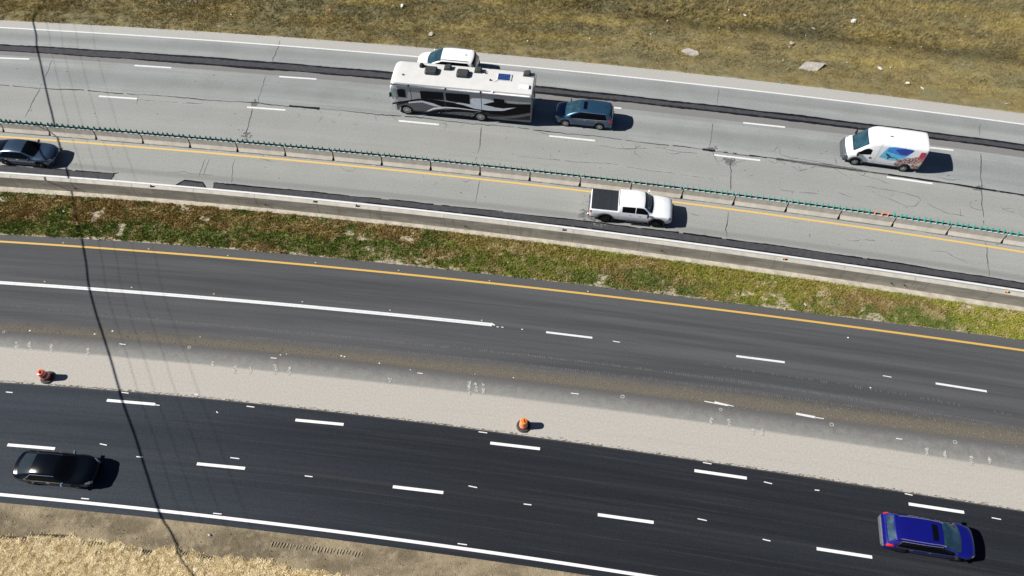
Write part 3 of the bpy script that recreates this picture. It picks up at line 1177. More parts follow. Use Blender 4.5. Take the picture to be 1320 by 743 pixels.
# tractor tread marks pressed across the straw edge
mb = MB()
for (xa, ya, xb, yb, n, L_) in [(30, 692, 68, 697, 11, .42), (40, 688, 95, 690, 14, .2), (108, 697, 137, 700, 8, .6), (160, 706, 197, 710, 11, .45), (236, 712, 275, 718, 12, .45), (2, 690, 20, 692, 5, .35),
                                (350, 698, 470, 712, 30, .30)]:
    for k in range(n):
        t = (k + .5) / n
        x, y, z = un_g(xa + (xb - xa) * t, ya + (yb - ya) * t)
        l2 = L_ * rnd.uniform(.7, 1.1)
        sk = -.1 * rnd.uniform(.6, 1.3)
        w = .04
        z0, z1 = (z + .02, z + .055) if xa == 350 else (z + .07, z + .12)
        mb.add([(x - w, y, z0), (x + w, y, z0), (x + w + sk, y - l2, z0 - .03), (x - w + sk, y - l2, z0 - .03), (x, y - .03, z1), (x + sk, y - l2 * .9, z1 - .03)],
               [(0, 4, 5, 3), (1, 2, 5, 4), (0, 1, 4), (3, 5, 2)])
tr = mb.build('tread_marks', simple("pressed dirt", (.30, .255, .175), .95, var=.3, scale=8))
tag(tr, kind='structure')

# clods
mb = MB()
for k in range(3200):
    X = rnd.uniform(-34, 12)
    Y = float(S_(X)) - .25 - rnd.random() * 2.6
    r_ = .010 + .035 * rnd.random() ** 3
    z = float(ground_z(X, Y)) + .02
    a0 = rnd.random() * 6
    ring = [(X + r_ * math.cos(a0 + i * 1.26) * rnd.uniform(.7, 1.3), Y + r_ * math.sin(a0 + i * 1.26), z) for i in range(5)]
    mb.add(ring + [(X, Y, z + r_ * 1.2)], [(i, (i + 1) % 5, 5) for i in range(5)])
o = mb.build('gravel', simple("clods and pebbles", (.24, .20, .15), .95, var=.5, scale=3))
tag(o, 'small clods and pebbles on the bare dirt beside the asphalt', 'gravel', kind='stuff')
mb = MB()
for k in range(2600):
    X = rnd.uniform(-46, 44)
    t = rnd.gauss(.45, .3)
    Y = float(LN['BL'](X)) * (1 - t) + float(LN['BU'](X)) * t
    r_ = rnd.uniform(.012, .035)
    a0 = rnd.random() * 6
    ring = [(X + r_ * math.cos(a0 + i * 1.57) * rnd.uniform(.7, 1.3), Y + r_ * math.sin(a0 + i * 1.57), .001) for i in range(4)]
    mb.add(ring + [(X, Y, r_)], [(i, (i + 1) % 4, 4) for i in range(4)])
o = mb.build('road_gravel', simple("brown gravel", (.22, .18, .13), .95, var=.5, scale=3))
tag(o, 'brown gravel spilled along the asphalt beside the old strip', 'gravel', kind='stuff')

# ragged joint between the beige base and the new asphalt
mb = MB()
for k in range(900):
    X = rnd.uniform(-46, 44)
    Y = float(LN['Q2'](X)) + abs(rnd.gauss(0, .05)) + .02
    w, h = rnd.uniform(.03, .13), rnd.uniform(.01, .03)
    mb.add([(X - w, Y - h, .0), (X + w, Y - h * .8, .0), (X + w * .8, Y + h, .0), (X - w, Y + h, .0), (X - w * .6, Y, .03), (X + w * .5, Y, .035)], [(0, 1, 5, 4), (1, 2, 5), (2, 3, 4, 5), (3, 0, 4)])
mb.build('ragged_edge', simple("crumbled edge", (.22, .205, .18), .95, var=.5, scale=5), mid_road)

# ------------------------------------------------------------------ concrete barrier with glare blades
GB = LN['G']
jx = un(5.5, 171)[0]
seglen = 3.77
pts = [(jx, float(GB(jx)))]


def march(p, s):
    x, y = p
    dx = s * .99
    for _ in range(12):
        L_ = math.hypot(dx, float(GB(x + dx)) - y)
        dx *= abs(s) / L_
    return x + dx, float(GB(x + dx))


fw = [pts[0]]
for k in range(26):
    fw.append(march(fw[-1], seglen))
bw = [pts[0]]
for k in range(5):
    bw.append(march(bw[-1], -seglen))
joints = bw[:0:-1] + fw
PROF = [(.30, 0), (.30, .075), (.125, .33), (.075, .81)]
BLADE_N = 9


def barrier_meshes():
    L_ = seglen
    mbb = MB()
    # cross-sections along x with the ends inset at the toe
    ins = [.11, .11, .045, .03]
    left = [(w, z) for (w, z) in PROF]
    for sgn_x in (0,):
        ring0 = [(ins[i], -w, z) for i, (w, z) in enumerate(PROF)] + [(ins[3 - i], w, z) for i, (w, z) in enumerate(PROF[::-1])]
        ring1 = [(L_ - ins[i], -w, z) for i, (w, z) in enumerate(PROF)] + [(L_ - ins[3 - i], w, z) for i, (w, z) in enumerate(PROF[::-1])]
        n = len(ring0)
        ff = [(i, i + n, (i + 1) % n + n, (i + 1) % n) for i in range(n)]
        ff += [tuple(range(n)), tuple(range(2 * n - 1, n - 1, -1))]
        mbb.add(ring0 + ring1, ff)
    body = mbb
    dark = MB().box(-.028, .028, -.10, .10, .0, .70)
    dark.box(-.09, .09, -.27, -.10, .0, .06)
    rail = MB().box(.05, L_ - .05, -.045, .11, .812, .86).box(.05, L_ - .05, -.03, .09, .86, .885, .012)
    edge = MB().box(.05, L_ - .05, -.085, -.047, .812, .85)
    blade = MB()
    # a curved upright paddle, standing across the road
    n = 5
    z0, z1 = .885, 1.20
    for k in range(n):
        y0 = -.10 + .2 * k / n
        y1 = -.10 + .2 * (k + 1) / n
        c0 = .03 * math.cos((y0 / .1) * 1.3)
        c1 = .03 * math.cos((y1 / .1) * 1.3)
        blade.hexa([(c0, y0, z0), (c0 + .018, y0, z0), (c1 + .018, y1, z0), (c1, y1, z0)], [(c0, y0 * .8, z1), (c0 + .014, y0 * .8, z1), (c1 + .014, y1 * .8, z1), (c1, y1 * .8, z1)])
    blade.box(-.05, .06, -.06, .06, .886, .90)
    return body, dark, rail, edge, blade


b_body, b_dark, b_rail, b_edge, b_blade = barrier_meshes()
GRP = 'concrete barrier segments down the middle of the far road'
PLAIN = 'pale concrete barrier segment topped by a row of green glare blades'


def make_barrier():
    t = empty('barrier_segment', label=PLAIN, cat='barrier', group=GRP)
    b_body.build('concrete_block', M['barrier'], t)
    b_dark.build('joint_connector', M['gap'], t)
    b_rail.build('glare_rail', M['rail'], t)
    b_edge.build('white_edge', simple("white strip", (.72, .76, .76), .5), t)  # plain white strip along the near edge of the rail
    for k in range(BLADE_N):
        o = b_blade.build('glare_blade', M['blade'], t) if k == 0 else None
        if k == 0:
            t['_b'] = o.name
        else:
            o = bpy.data.objects[t['_b']].copy()
            C.objects.link(o)
            o.parent = t
        o.location = (.21 + k * (seglen - .42) / (BLADE_N - 1) * .985, 0, 0)
        o.rotation_euler = (0, 0, 0)
    del t['_b']
    return t


bproto = make_barrier()
i_orange = 5 + 17
for i in range(len(joints) - 1):
    a, b = joints[i], joints[i + 1]
    t = bproto if i == 0 else copy_tree(bproto)
    ang = math.atan2(b[1] - a[1], b[0] - a[0])
    # the surveyed line is the near toe; the centre is 0.3 m beyond it
    t.location = (a[0] - math.sin(ang) * .30, a[1] + math.cos(ang) * .30, 0.002)
    t.rotation_euler = (0, 0, ang + rnd.uniform(-.003, .003))
    if i == i_orange:
        t['label'] = 'the one concrete barrier segment with three orange blades among its green ones'
        del t['group']
    bl = sorted([c for c in t.children if c.name.startswith('glare_blade')], key=lambda c: c.location.x)
    for k, c in enumerate(bl):
        c.rotation_euler = (0, rnd.uniform(-.06, .06), rnd.uniform(-.12, .12))
        if i == i_orange and k in (5, 6, 7) or False:
            c.data = c.data.copy()
            c.data.materials.clear()
            c.data.materials.append(M['orange_plastic'])
            c['label'] = 'orange glare blade'

# ------------------------------------------------------------------ the cast wall beside the median
WZ = 1.07
wt = NT("stained wall concrete")
n1 = wt.noise(1.0, 5, .7, wt.mapped(wt.pos(), (.35, .35, 2.2)))
n2 = wt.noise(6, 5, .8)
n3 = wt.noise(1.0, 3, .7, wt.mapped(wt.pos(), (2.5, 2.5, .15)))
cc = wt.mix(wt.ramp(n1, .3, .7), (.24, .215, .172), (.45, .41, .34))
cc = wt.mix(wt.math('MULTIPLY', wt.ramp(n3, .5, .7), .5), cc, (.20, .18, .15))
cc = wt.mix(wt.math('MULTIPLY', wt.ramp(n2, .4, .7), .25), cc, (.42, .39, .33))
wt.col(cc)
wt.set(rough=.95)
wt.bump(n2, .3, .02)
wall = empty('concrete_wall', (0, float(LN['KB'](0)), 0), label='long stained concrete wall between the concrete road and the grassy median', cat='wall')
xs = XS[(XS > -300) & (XS < 300)]
kb = LN['KB'](xs)
y0w = float(LN['KB'](0))
WT = .33


def wall_strip(name, prof, mat):
    v, f = [], []
    n = len(prof)
    for x, y in zip(xs, kb):
        for (dy, z) in prof:
            v.append((x, y + dy - y0w, z))
    for i in range(len(xs) - 1):
        for k in range(n - 1):
            f.append((i * n + k, (i + 1) * n + k, (i + 1) * n + k + 1, i * n + k + 1))
    return mesh(name, v, f, mat, wall)


wall_strip('face', [(0.0, -.1), (.0, .02), (.05, WZ)], wt.m)
wall_strip('top', [(.05, WZ), (.07, WZ + .02), (.07 + WT - .04, WZ + .02), (.05 + WT, WZ), (.09 + WT, 0.0)], simple("pale wall top", (.44, .415, .36), .9, var=.12, scale=1.5, bump=.3))
mb = MB()
x = -46.0
while x < 46:
    y = float(LN['KB'](x)) - y0w
    lean = rnd.uniform(-.02, .02)
    mb.add([(x, y - .004, .02), (x + .02, y - .004, .02), (x + .02 + lean, y + .046, WZ), (x + lean, y + .046, WZ),
            (x + .02 + lean, y + .08, WZ + .024), (x + lean, y + .08, WZ + .024), (x + .02 + lean, y + WT, WZ + .024), (x + lean, y + WT, WZ + .024)], [(0, 1, 2, 3), (3, 2, 4, 5), (5, 4, 6, 7)])
    x += 4.57
mb.build('joint', simple("wall joint", (.10, .09, .08), .95), wall)
mb = MB()
for (px, py) in [(341, 266), (599, 293), (853, 324), (1151, 370), (96, 243), (1170, 379)]:
    x, y = un(px, py, .5)
    yb = float(LN['KB'](x)) - y0w
    mb.box(x - .03, x + .03, yb - .03, yb + .02, .42, .48).box(x + .02, x + .07, yb - .07, yb - .03, .40, .46)
mb.build('anchor_bolt', M['black_plastic'], wall)

# small delineators on the wall top
for (px, py, col, lab) in [(195, 242, (.75, .03, .02), 'red reflector tab on the wall top near the trapezoid road patch'),
                           (405, 263, (.75, .62, .08), 'yellow reflector tab on the pale wall top'),
                           (460, 267.5, (.22, .03, .025), 'dark red reflector tab on the wall top'),
                           (727, 299.5, (.03, .03, .03), 'black reflector tab on the wall top below the pickup'),
                           (1012, 336.3, (.85, .20, .03), 'orange reflector tab on the wall top'),
                           (1299, 378.5, (.95, .30, .03), 'orange reflector tab at the far right end of the wall top')]:
    x, y = un(px, py, WZ + .05)
    t = empty('reflector_tab', (x, float(LN['KB'](x)) + .05 + WT * .5, WZ + .021), label=lab, cat='reflector')
    m = simple("reflector " + lab[:6], col, .35)
    MB().box(-.11, .14, -.055, .055, 0, .03).build('base', M['black_plastic'], t)
    MB().hexa([(-.04, -.07, .03), (.01, -.07, .03), (.01, .07, .03), (-.04, .07, .03)], [(-.05, -.06, .20), (-.02, -.06, .20), (-.02, .06, .20), (-.05, .06, .20)]).build('lens', m, t)


# ------------------------------------------------------------------ vehicles
class Body:
    """stations, tail first: x, zb, zs, zt, W, Ws, Wt, crown"""

    bow = 0.0

    def __init__(self, st, wheels=(), wr=.34, arch=.07, bow=0.0):
        self.bow = bow
        self.st = np.array(st, float)
        self.wheels, self.wr, self.R = wheels, wr, wr + arch
        self.nu = len(st) - 1

    def row(self, u):
        u = min(max(u, 0), self.nu)
        i = min(int(u), self.nu - 1)
        t = u - i
        S = self.st
        p0, p1, p2, p3 = S[max(i - 1, 0)], S[i], S[i + 1], S[min(i + 2, self.nu)]
        # monotone tangents
        def tan(a, b, c):
            d1, d2 = b - a, c - b
            m = np.where(d1 * d2 > 0, 2 * d1 * d2 / (d1 + d2 + 1e-12), 0)
            return m
        m1 = tan(p0, p1, p2) if i > 0 else p2 - p1
        m2 = tan(p1, p2, p3) if i < self.nu - 1 else p2 - p1
        h = t * t * (3 - 2 * t)
        return p1 * (2 * t ** 3 - 3 * t ** 2 + 1) + m1 * (t ** 3 - 2 * t ** 2 + t) + p2 * (-2 * t ** 3 + 3 * t ** 2) + m2 * (t ** 3 - t ** 2)

    def P(self, u, s, side=1):
        x, zb, zs, zt, W, Ws, Wt, cr = self.row(u)
        if s > 3:
            return self.P(u, 6 - s, -side)
        for xw in self.wheels:
            dx = x - xw
            if abs(dx) < self.R:
                zb = max(zb, self.wr + math.sqrt(self.R ** 2 - dx * dx))
        zb = min(zb, zs - .03)
        if s <= 1:
            y = W - (W - Ws) * sstep(.55, 1, s) - .05 * (1 - s) ** 3
            z = zb + (zs - zb) * s
        elif s <= 2:
            q = s - 1
            zr = zt - cr
            y = Ws + (Wt - Ws) * (q + .12 * math.sin(q * math.pi) * -1)
            z = zs + (zr - zs) * q
        else:
            q = s - 2
            y = Wt * (1 - q)
            z = zt - cr * (1 - q) ** 2.4
        if self.bow and s > 1:
            # glass and bonnet edges bow outwards in plan towards the centre line
            x1, x0 = self.st[-1, 0], self.st[0, 0]
            k = float(sstep(.05 * x1, .5 * x1, x) * (1 - sstep(.62 * x1, .99 * x1, x)) * 1.0 - .8 * sstep(.45 * x0, .75 * x0, x) * (1 - sstep(.85 * x0, .995 * x0, x)))
            x = x + self.bow * k * max(0.0, 1 - (float(y) / W) ** 2) * min(1.0, s - 1)
        return Vector((x, float(y) * side, float(z)))

    def u_of(self, x):
        lo, hi = 0.0, float(self.nu)
        for _ in range(30):
            m = (lo + hi) / 2
            if self.row(m)[0] < x:
                lo = m
            else:
                hi = m
        return (lo + hi) / 2

    def mesh(self, name, mat, parent, sub=7):
        us = np.linspace(0, self.nu, self.nu * sub + 1)
        ss = list(np.linspace(0, 1, 6)) + [1.25, 1.5, 1.75] + list(np.linspace(2, 3, 7))
        full = [(s, 1) for s in ss] + [(s, -1) for s in ss[-2::-1]]
        v = [self.P(u, s, sd) for u in us for (s, sd) in full]
        n = len(full)
        f = []
        for i in range(len(us) - 1):
            for k in range(n - 1):
                f.append((i * n + k, i * n + k + 1, (i + 1) * n + k + 1, (i + 1) * n + k))
        f.append(tuple(range(n - 1, -1, -1)))
        m = (len(us) - 1) * n
        f.append(tuple(m + k for k in range(n)))
        o = mesh(name, v, f, mat, parent, True)
        return o

    def patch(self, name, mat, parent, rows, side=1, off=.006, nu=10, ns=6, inx=False, mb=None):
        """rows: (u, s_low, s_high) knots"""
        ks = np.array(rows, float)
        if inx:
            ks[:, 0] = [self.u_of(x) for x in ks[:, 0]]
        order = np.argsort(ks[:, 0])
        ks = ks[order]
        us = np.linspace(ks[0, 0], ks[-1, 0], max(nu, len(ks)))
        v, f = [], []
        e = 1e-3
        for u in us:
            a, b = np.interp(u, ks[:, 0], ks[:, 1]), np.interp(u, ks[:, 0], ks[:, 2])
            for j in range(ns + 1):
                s = a + (b - a) * j / ns
                p = self.P(u, s, side)
                du = self.P(min(u + .02, self.nu), s, side) - self.P(max(u - .02, 0), s, side)
                ds = self.P(u, min(s + .02, 5.9), side) - self.P(u, max(s - .02, 0), side)
                nn = du.cross(ds)
                if nn.length > 1e-9:
                    nn.normalize()
                    c_ = Vector((p.x * .2, 0, .6))
                    if nn.dot(p - c_) < 0:
                        nn = -nn
                v.append(p + nn * off)
        for i in range(len(us) - 1):
            for j in range(ns):
                k = i * (ns + 1) + j
                f.append((k, k + 1, k + ns + 2, k + ns + 1))
        if mb is not None:
            mb.add(v, f)
            return None
        return mesh(name, v, f, mat, parent, True)


def wheel(parent, x, y, r_, w, rim_mat, spokes=5, rim=.66):
    s = 1 if y > 0 else -1
    t = MB().lathe([(r_ * .70, -w / 2), (r_ * .93, -w / 2), (r_, -w / 2 + .03), (r_, w / 2 - .03), (r_ * .93, w / 2), (r_ * .70, w / 2), (r_ * .66, w / 2 - .04)], 24, 'y')
    o = t.build('wheel', M['tyre'], parent, True)
    o.location = (x, y - s * w / 2, r_)
    m = MB()
    R_ = r_ * rim
    yo = s * (w / 2 - .005)
    yi = s * (w / 2 - .06)
    n = 24
    vv = []
    for i in range(n):
        a = 2 * math.pi * i / n
        vv += [(R_ * math.cos(a), yo, R_ * math.sin(a)), (R_ * .86 * math.cos(a), yo, R_ * .86 * math.sin(a))]
    ff = [(2 * i, 2 * ((i + 1) % n), 2 * ((i + 1) % n) + 1, 2 * i + 1) for i in range(n)]
    m.add(vv, ff)
    for k in range(spokes):
        a = 2 * math.pi * k / spokes
        ca, sa = math.cos(a), math.sin(a)
        w0, w1 = .045, .028
        q = lambda rr, ww, yy: (rr * ca - ww * sa, yy, rr * sa + ww * ca)
        m.add([q(.02, -w0, yo), q(.02, w0, yo), q(R_ * .9, w1, yo), q(R_ * .9, -w1, yo)], [(0, 1, 2, 3)])
    m.lathe([(.07, yo), (.05, yo + s * .012)], 12, 'y')
    m.build('rim', rim_mat, o)
    return o


def place(near_front, near_rear, rz_px, facing, xf, xr, half, z):
    """world placement from the two near-side hubs seen in the photograph; facing +1 = towards +X"""
    f_ = Vector(un(*near_front, z))
    r_ = Vector(un(*near_rear, z))
    d = (f_ - r_).normalized()
    mid = (f_ + r_) / 2
    yaw = math.atan2(d.y, d.x)
    inward = Vector((-d.y, d.x)) * (1 if facing > 0 else -1)
    ctr = mid + inward * (half - .03) - d * ((xf + xr) / 2)
    return (ctr.x, ctr.y, 0.012), yaw


def lift_on(loc, z):
    return (loc[0], loc[1], z)


def finish_car(root, B, half, xf, xr, r_, rim_mat, wheel_w=.22, spokes=5, ub=.9, wheel_y=None, rim=.66):
    wy = wheel_y or (half - .03)
    for x in (xf, xr):
        for s in (1, -1):
            wheel(root, x, s * wy, r_, wheel_w, rim_mat, spokes, rim)
    x0, x1 = B.st[0, 0] + .15, B.st[-1, 0] - .15
    m = MB()
    m.box(x0, x1, -half * .62, half * .62, .20, .50)
    m.box(xf + r_ + .1, x1, -half * .84, half * .84, .24, .5)
    m.box(xr + r_ + .1, xf - r_ - .1, -half * .90, half * .90, .22, .5)
    m.box(x0, xr - r_ - .1, -half * .84, half * .84, .26, .5)
    m.build('underbody', M['black_plastic'], root)


def mirror(root, x, y, z, mat, s, l=.12, w=.2, h=.16):
    m = MB()
    m.box(x - l / 2, x + l / 2, min(y, y + s * w), max(y, y + s * w), z, z + h, .02)
    m.box(x - .03, x + .03, min(y - s * .1, y + s * .02), max(y - s * .1, y + s * .02), z + .02, z + .06)
    return m.build('mirror', mat, root)


def handles(root, B, mat, xs_, z, half):
    for s in (1, -1):
        for x in xs_:
            MB().box(x - .09, x + .09, s * (half - .015) - .02, s * (half - .015) + .02, z, z + .03).build('door_handle', mat, root)


def suv_stations(L=4.6, half=.91, H=1.66, hood=1.04, wb_f=1.34, roof_f=.30, rw=1.0):
    h = half
    k = L / 4.6
    return [
        (-2.30 * k, .42, .70, .76, h * .76, h * .74, h * .70, .03),
        (-2.27 * k, .34, .88, .96, h * .90, h * .88, h * .82, .04),
        (-2.17 * k, .28, 1.00, 1.10, h * .97, h * .95, h * .84, .05),
        (-1.84 * k, .26, 1.03, H - .06, h, h * .97, h * .70 * rw, .06),
        (-1.35 * k, .25, 1.02, H - .01, h, h * .98, h * .735 * rw, .06),
        (-.40 * k, .24, 1.00, H, h, h * .98, h * .75 * rw, .06),
        (roof_f * k, .24, .98, H - .05, h, h * .975, h * .72 * rw, .06),
        (wb_f * k, .24, .98, hood + .04, h, h * .96, h * .80, .05),
        (1.66 * k, .24, .95, hood + .01, h * .98, h * .935, h * .78, .05),
        (1.94 * k, .25, .90, hood - .03, h * .93, h * .89, h * .74, .06),
        (2.13 * k, .26, .84, hood - .09, h * .84, h * .80, h * .65, .06),
        (2.24 * k, .28, .78, hood - .17, h * .71, h * .67, h * .52, .06),
        (2.29 * k, .31, .70, hood - .27, h * .54, h * .51, h * .38, .05),
        (2.31 * k, .36, .62, .68, h * .36, h * .33, h * .24, .03),
    ]


def sedan_stations(L=4.85, half=.92, H=1.45):
    h = half
    k = L / 4.85
    return [
        (-2.46 * k, .42, .78, .84, h * .46, h * .44, h * .36, .03),
        (-2.41 * k, .34, .90, .98, h * .68, h * .66, h * .54, .04),
        (-2.24 * k, .28, .97, 1.08, h * .86, h * .83, h * .69, .05),
        (-1.90 * k, .26, .96, 1.12, h * .96, h * .92, h * .74, .05),
        (-1.10 * k, .24, .94, H - .05, h, h * .95, h * .65, .07),
        (-.45 * k, .23, .93, H, h, h * .955, h * .67, .07),
        (.25 * k, .23, .91, H - .04, h, h * .955, h * .66, .07),
        (1.02 * k, .23, .90, 1.02, h, h * .94, h * .78, .05),
        (1.60 * k, .24, .86, .97, h * .99, h * .925, h * .75, .06),
        (1.98 * k, .25, .81, .91, h * .93, h * .87, h * .70, .06),
        (2.22 * k, .26, .76, .85, h * .82, h * .77, h * .60, .06),
        (2.36 * k, .28, .70, .78, h * .66, h * .62, h * .46, .06),
        (2.42 * k, .31, .64, .71, h * .49, h * .46, h * .33, .05),
        (2.44 * k, .36, .58, .62, h * .32, h * .30, h * .21, .03),
    ]


def common_glass(root, B, u_rear, u_front, side_rows, glass_w, glass, trim=None, uin=.06):
    B.patch('windscreen', glass_w, root, [(u_front + uin, 2.03, 3.97), (u_front + .93, 2.10, 3.90)], nu=8, ns=16)
    B.patch('rear_window', glass, root, [(u_rear + .10, 2.12, 3.88), (u_rear + .92, 2.06, 3.94)], nu=8, ns=16)
    for sd in (1, -1):
        lo = side_rows[0][0][0]
        hi = side_rows[-1][-1][0]
        B.patch('window_surround', M['glass'], root, [(lo - .05, 1.12, 1.30), (lo + .4, 1.04, 1.92), (hi - .6, 1.04, 1.94), (hi + .05, 1.05, 1.35)], sd, .004, nu=24)
        if trim:
            B.patch('window_trim', trim, root, [(lo - .12, 1.04, 1.11), (hi + .1, 1.0, 1.055)], sd, .010, nu=24, ns=1)
            B.patch('window_trim', trim, root, [(lo - .15, 1.10, 1.18), (lo + .4, 1.90, 1.95), (hi - .6, 1.93, 1.98)], sd, .010, nu=30, ns=1)
        for rows in side_rows:
            B.patch('side_window', M['glass'], root, rows, sd, .009, nu=12)


def build_suv(name, label, cat, paint_m, L, half, H, xf, xr, r_, near_f, near_r, facing, sunroof=True, trim=None, rails=None, rim_mat=None, glass_w=None, bumper=None, hood=1.06, rw=1.0, rear_glass=None):
    root = empty(name, label=label, cat=cat)
    loc, yaw = place(near_f, near_r, None, facing, xf, xr, half, r_)
    root.location, root.rotation_euler = loc, (0, 0, yaw)
    B = Body(suv_stations(L, half, H, hood, rw=rw), (xf, xr), r_, bow=.20)
    B.mesh('body', paint_m, root)
    side = [[(3.12, 1.22, 1.5), (3.4, 1.10, 1.80), (3.95, 1.10, 1.88)], [(4.02, 1.10, 1.88), (4.98, 1.10, 1.90)], [(5.06, 1.10, 1.90), (6.0, 1.10, 1.88), (6.62, 1.12, 1.8)]]
    common_glass(root, B, 2, 6, side, glass_w or M['glass_blue'], rear_glass or M['glass'], trim)
    if sunroof:
        B.patch('sunroof', M['glass'], root, [(5.30, 2.38, 3.62), (5.75, 2.38, 3.62)], nu=6, ns=10, off=.008)
    for sd in (1, -1):
        B.patch('tail_light', M['red_lamp'], root, [(1.2, .80, 1.8), (2.0, .86, 1.95), (2.5, .95, 1.5), (2.75, 1.0, 1.2)], sd, .012, nu=10)
        B.patch('headlight', M['lamp'], root, [(9.2, .95, 1.6), (10.2, .72, 1.75), (11.2, .66, 1.5)], sd, .010, nu=8)
        B.patch('sill_cladding', M['black_plastic'], root, [(2.2, 0, .16), (9.5, 0, .16)], sd, .006, nu=90, ns=2)
        mirror(root, B.row(6.75)[0], sd * half * .96, 1.0, paint_m if trim is None else M['black_plastic'] if rails else paint_m, sd)
        if rails:
            m = MB()
            m.tube([B.P(u, 2.10, sd) + Vector((0, 0, .055 if 3.5 < u < 6.0 else .0)) for u in np.linspace(3.35, 6.15, 12)], .022, 6)
            m.build('roof_rail', rails, root, True)
    B.patch('grille', M['black_plastic'], root, [(11.4, 2.1, 3.9), (12.9, 2.0, 4.0)], nu=6, ns=10, off=.008)
    B.patch('bumper', bumper or M['black_plastic'], root, [(.02, .1, .95), (.9, .1, .75)], 1, .012, nu=6, ns=4)
    B.patch('bumper', bumper or M['black_plastic'], root, [(.02, .1, .95), (.9, .1, .75)], -1, .012, nu=6, ns=4)
    MB().box(B.st[0, 0] - .05, B.st[0, 0] + .12, -half * .80, half * .80, .40, .70, bev=.04).build('rear_bumper', bumper or M['black_plastic'], root)
    handles(root, B, M['chrome'], (-.1 * L / 4.6, -1.0 * L / 4.6), .88, half)
    m = MB()
    m.hexa([(-1.62, -.03, H - .02), (-1.48, -.02, H - .02), (-1.48, .02, H - .02), (-1.62, .03, H - .02)], [(-1.66, -.008, H + .06), (-1.62, -.008, H + .06), (-1.62, .008, H + .06), (-1.66, .008, H + .06)])
    m.build('antenna', M['black_plastic'], root)
    # spoiler lip over the rear window
    B.patch('spoiler', paint_m, root, [(2.88, 2.0, 4.0), (3.12, 2.0, 4.0)], nu=4, ns=14, off=.022)
    finish_car(root, B, half, xf, xr, r_, rim_mat or M['alloy'])
    return root


def build_sedan(name, label, cat, paint_m, L, half, H, xf, xr, r_, near_f, near_r, facing, trim=None, rim_mat=None, glass_w=None, rear_glass=None, mirror_m=None):
    root = empty(name, label=label, cat=cat)
    loc, yaw = place(near_f, near_r, None, facing, xf, xr, half, r_)
    root.location, root.rotation_euler = loc, (0, 0, yaw)
    B = Body(sedan_stations(L, half, H), (xf, xr), r_, .05, .34)
    B.mesh('body', paint_m, root)
    side = [[(3.55, 1.06, 1.35), (3.95, 1.06, 1.86)], [(4.0, 1.06, 1.88), (4.98, 1.06, 1.92)], [(5.08, 1.06, 1.92), (6.0, 1.06, 1.9), (6.72, 1.08, 1.7)]]
    common_glass(root, B, 3, 6, side, glass_w or M['glass'], rear_glass or M['glass'], trim)
    for sd in (1, -1):
        B.patch('tail_light', M['red_lamp'], root, [(.5, 1.0, 1.9), (1.2, .82, 1.6), (1.9, .86, 1.2)], sd, .012, nu=8)
        B.patch('headlight', M['lamp'], root, [(9.3, .95, 1.4), (10.2, .75, 1.7), (11.2, .66, 1.4)], sd, .010, nu=8)
        mirror(root, B.row(6.7)[0], sd * half * .93, .90, mirror_m or paint_m, sd, h=.13)
    B.patch('grille', M['black_plastic'], root, [(11.4, 2.1, 3.9), (12.9, 2.0, 4.0)], nu=6, ns=10, off=.008)
    handles(root, B, M['chrome'], (-.15, -1.05), .80, half)
    finish_car(root, B, half, xf, xr, r_, rim_mat or M['alloy'], rim=.70)
    return root, B


# blue crossover behind the motorhome
blue_met = paint("steel blue paint", (.028, .080, .150), .45, .32)
build_suv('crossover', 'steel blue crossover with dark sunroof following close behind the motorhome', 'car', blue_met, 4.55, .91, 1.66, 1.37, -1.30, .34,
          (728.4, 159.5), (773.0, 164.3), -1, trim=M['chrome'])
# white SUV beyond the motorhome
wp = paint("white car paint", (.82, .82, .82), 0, .3)
root = build_suv('white_suv', 'white sport utility car half hidden beyond the motorhome', 'car', wp, 5.05, .98, 1.78, 1.45, -1.42, .36,
                 (556, 82), (602, 86), -1, sunroof=False, rails=M['chrome'], rw=1.14)
cx_, cy_ = un(576, 70.2, 1.7)
root.location = (cx_, cy_, .012)
root.rotation_euler = (0, 0, math.pi - .128)
# royal blue SUV on the new asphalt
royal = paint("royal blue paint", (.004, .005, .165), .15, .38)
root = build_suv('blue_suv', 'royal blue sport utility car with black sunroof on the new asphalt', 'car', royal, 4.95, .97, 1.68, 1.50, -1.45, .37,
                 (1231, 722), (1159.5, 710.5), 1, trim=M['chrome'], rails=simple("dull rail", (.25, .27, .36), .4, metal=.5), bumper=simple("grey bumper", (.11, .12, .13), .5), rim_mat=M['alloy_dark'], rear_glass=simple("rear glass painted reflection", (.035, .065, .095), .08, var=.5, scale=2, spec=.5))  # pale bluish reflection is put into the rear window's colour
root.location.z = .032
# black sedan
blackp = simple("black paint", (.002, .003, .005), .16, coat=.25, var=.03, spec=.25)
root, Bk = build_sedan('black_sedan', 'glossy black sedan on the new asphalt beside the white edge line', 'car', blackp, 4.66, .93, 1.45, 1.37, -1.34, .34,
                       (99.6, 628.7), (43.2, 623.7), 1, trim=M['chrome'], rear_glass=simple("pale rear glass", (.022, .03, .035), .12), mirror_m=simple("pale mirror", (.18, .28, .36), .2, metal=.5))
root.location.z = .032
# grey-blue sedan by the barrier
gb = paint("slate blue paint", (.05, .085, .135), .55, .28)
root, _ = build_sedan('slate_sedan', 'dark slate blue sedan partly out of frame below the concrete barrier', 'car', gb, 4.80, .92, 1.45, 1.42, -1.36, .34,
                      (53.0, 213.4), (7.2, 210.0), 1)


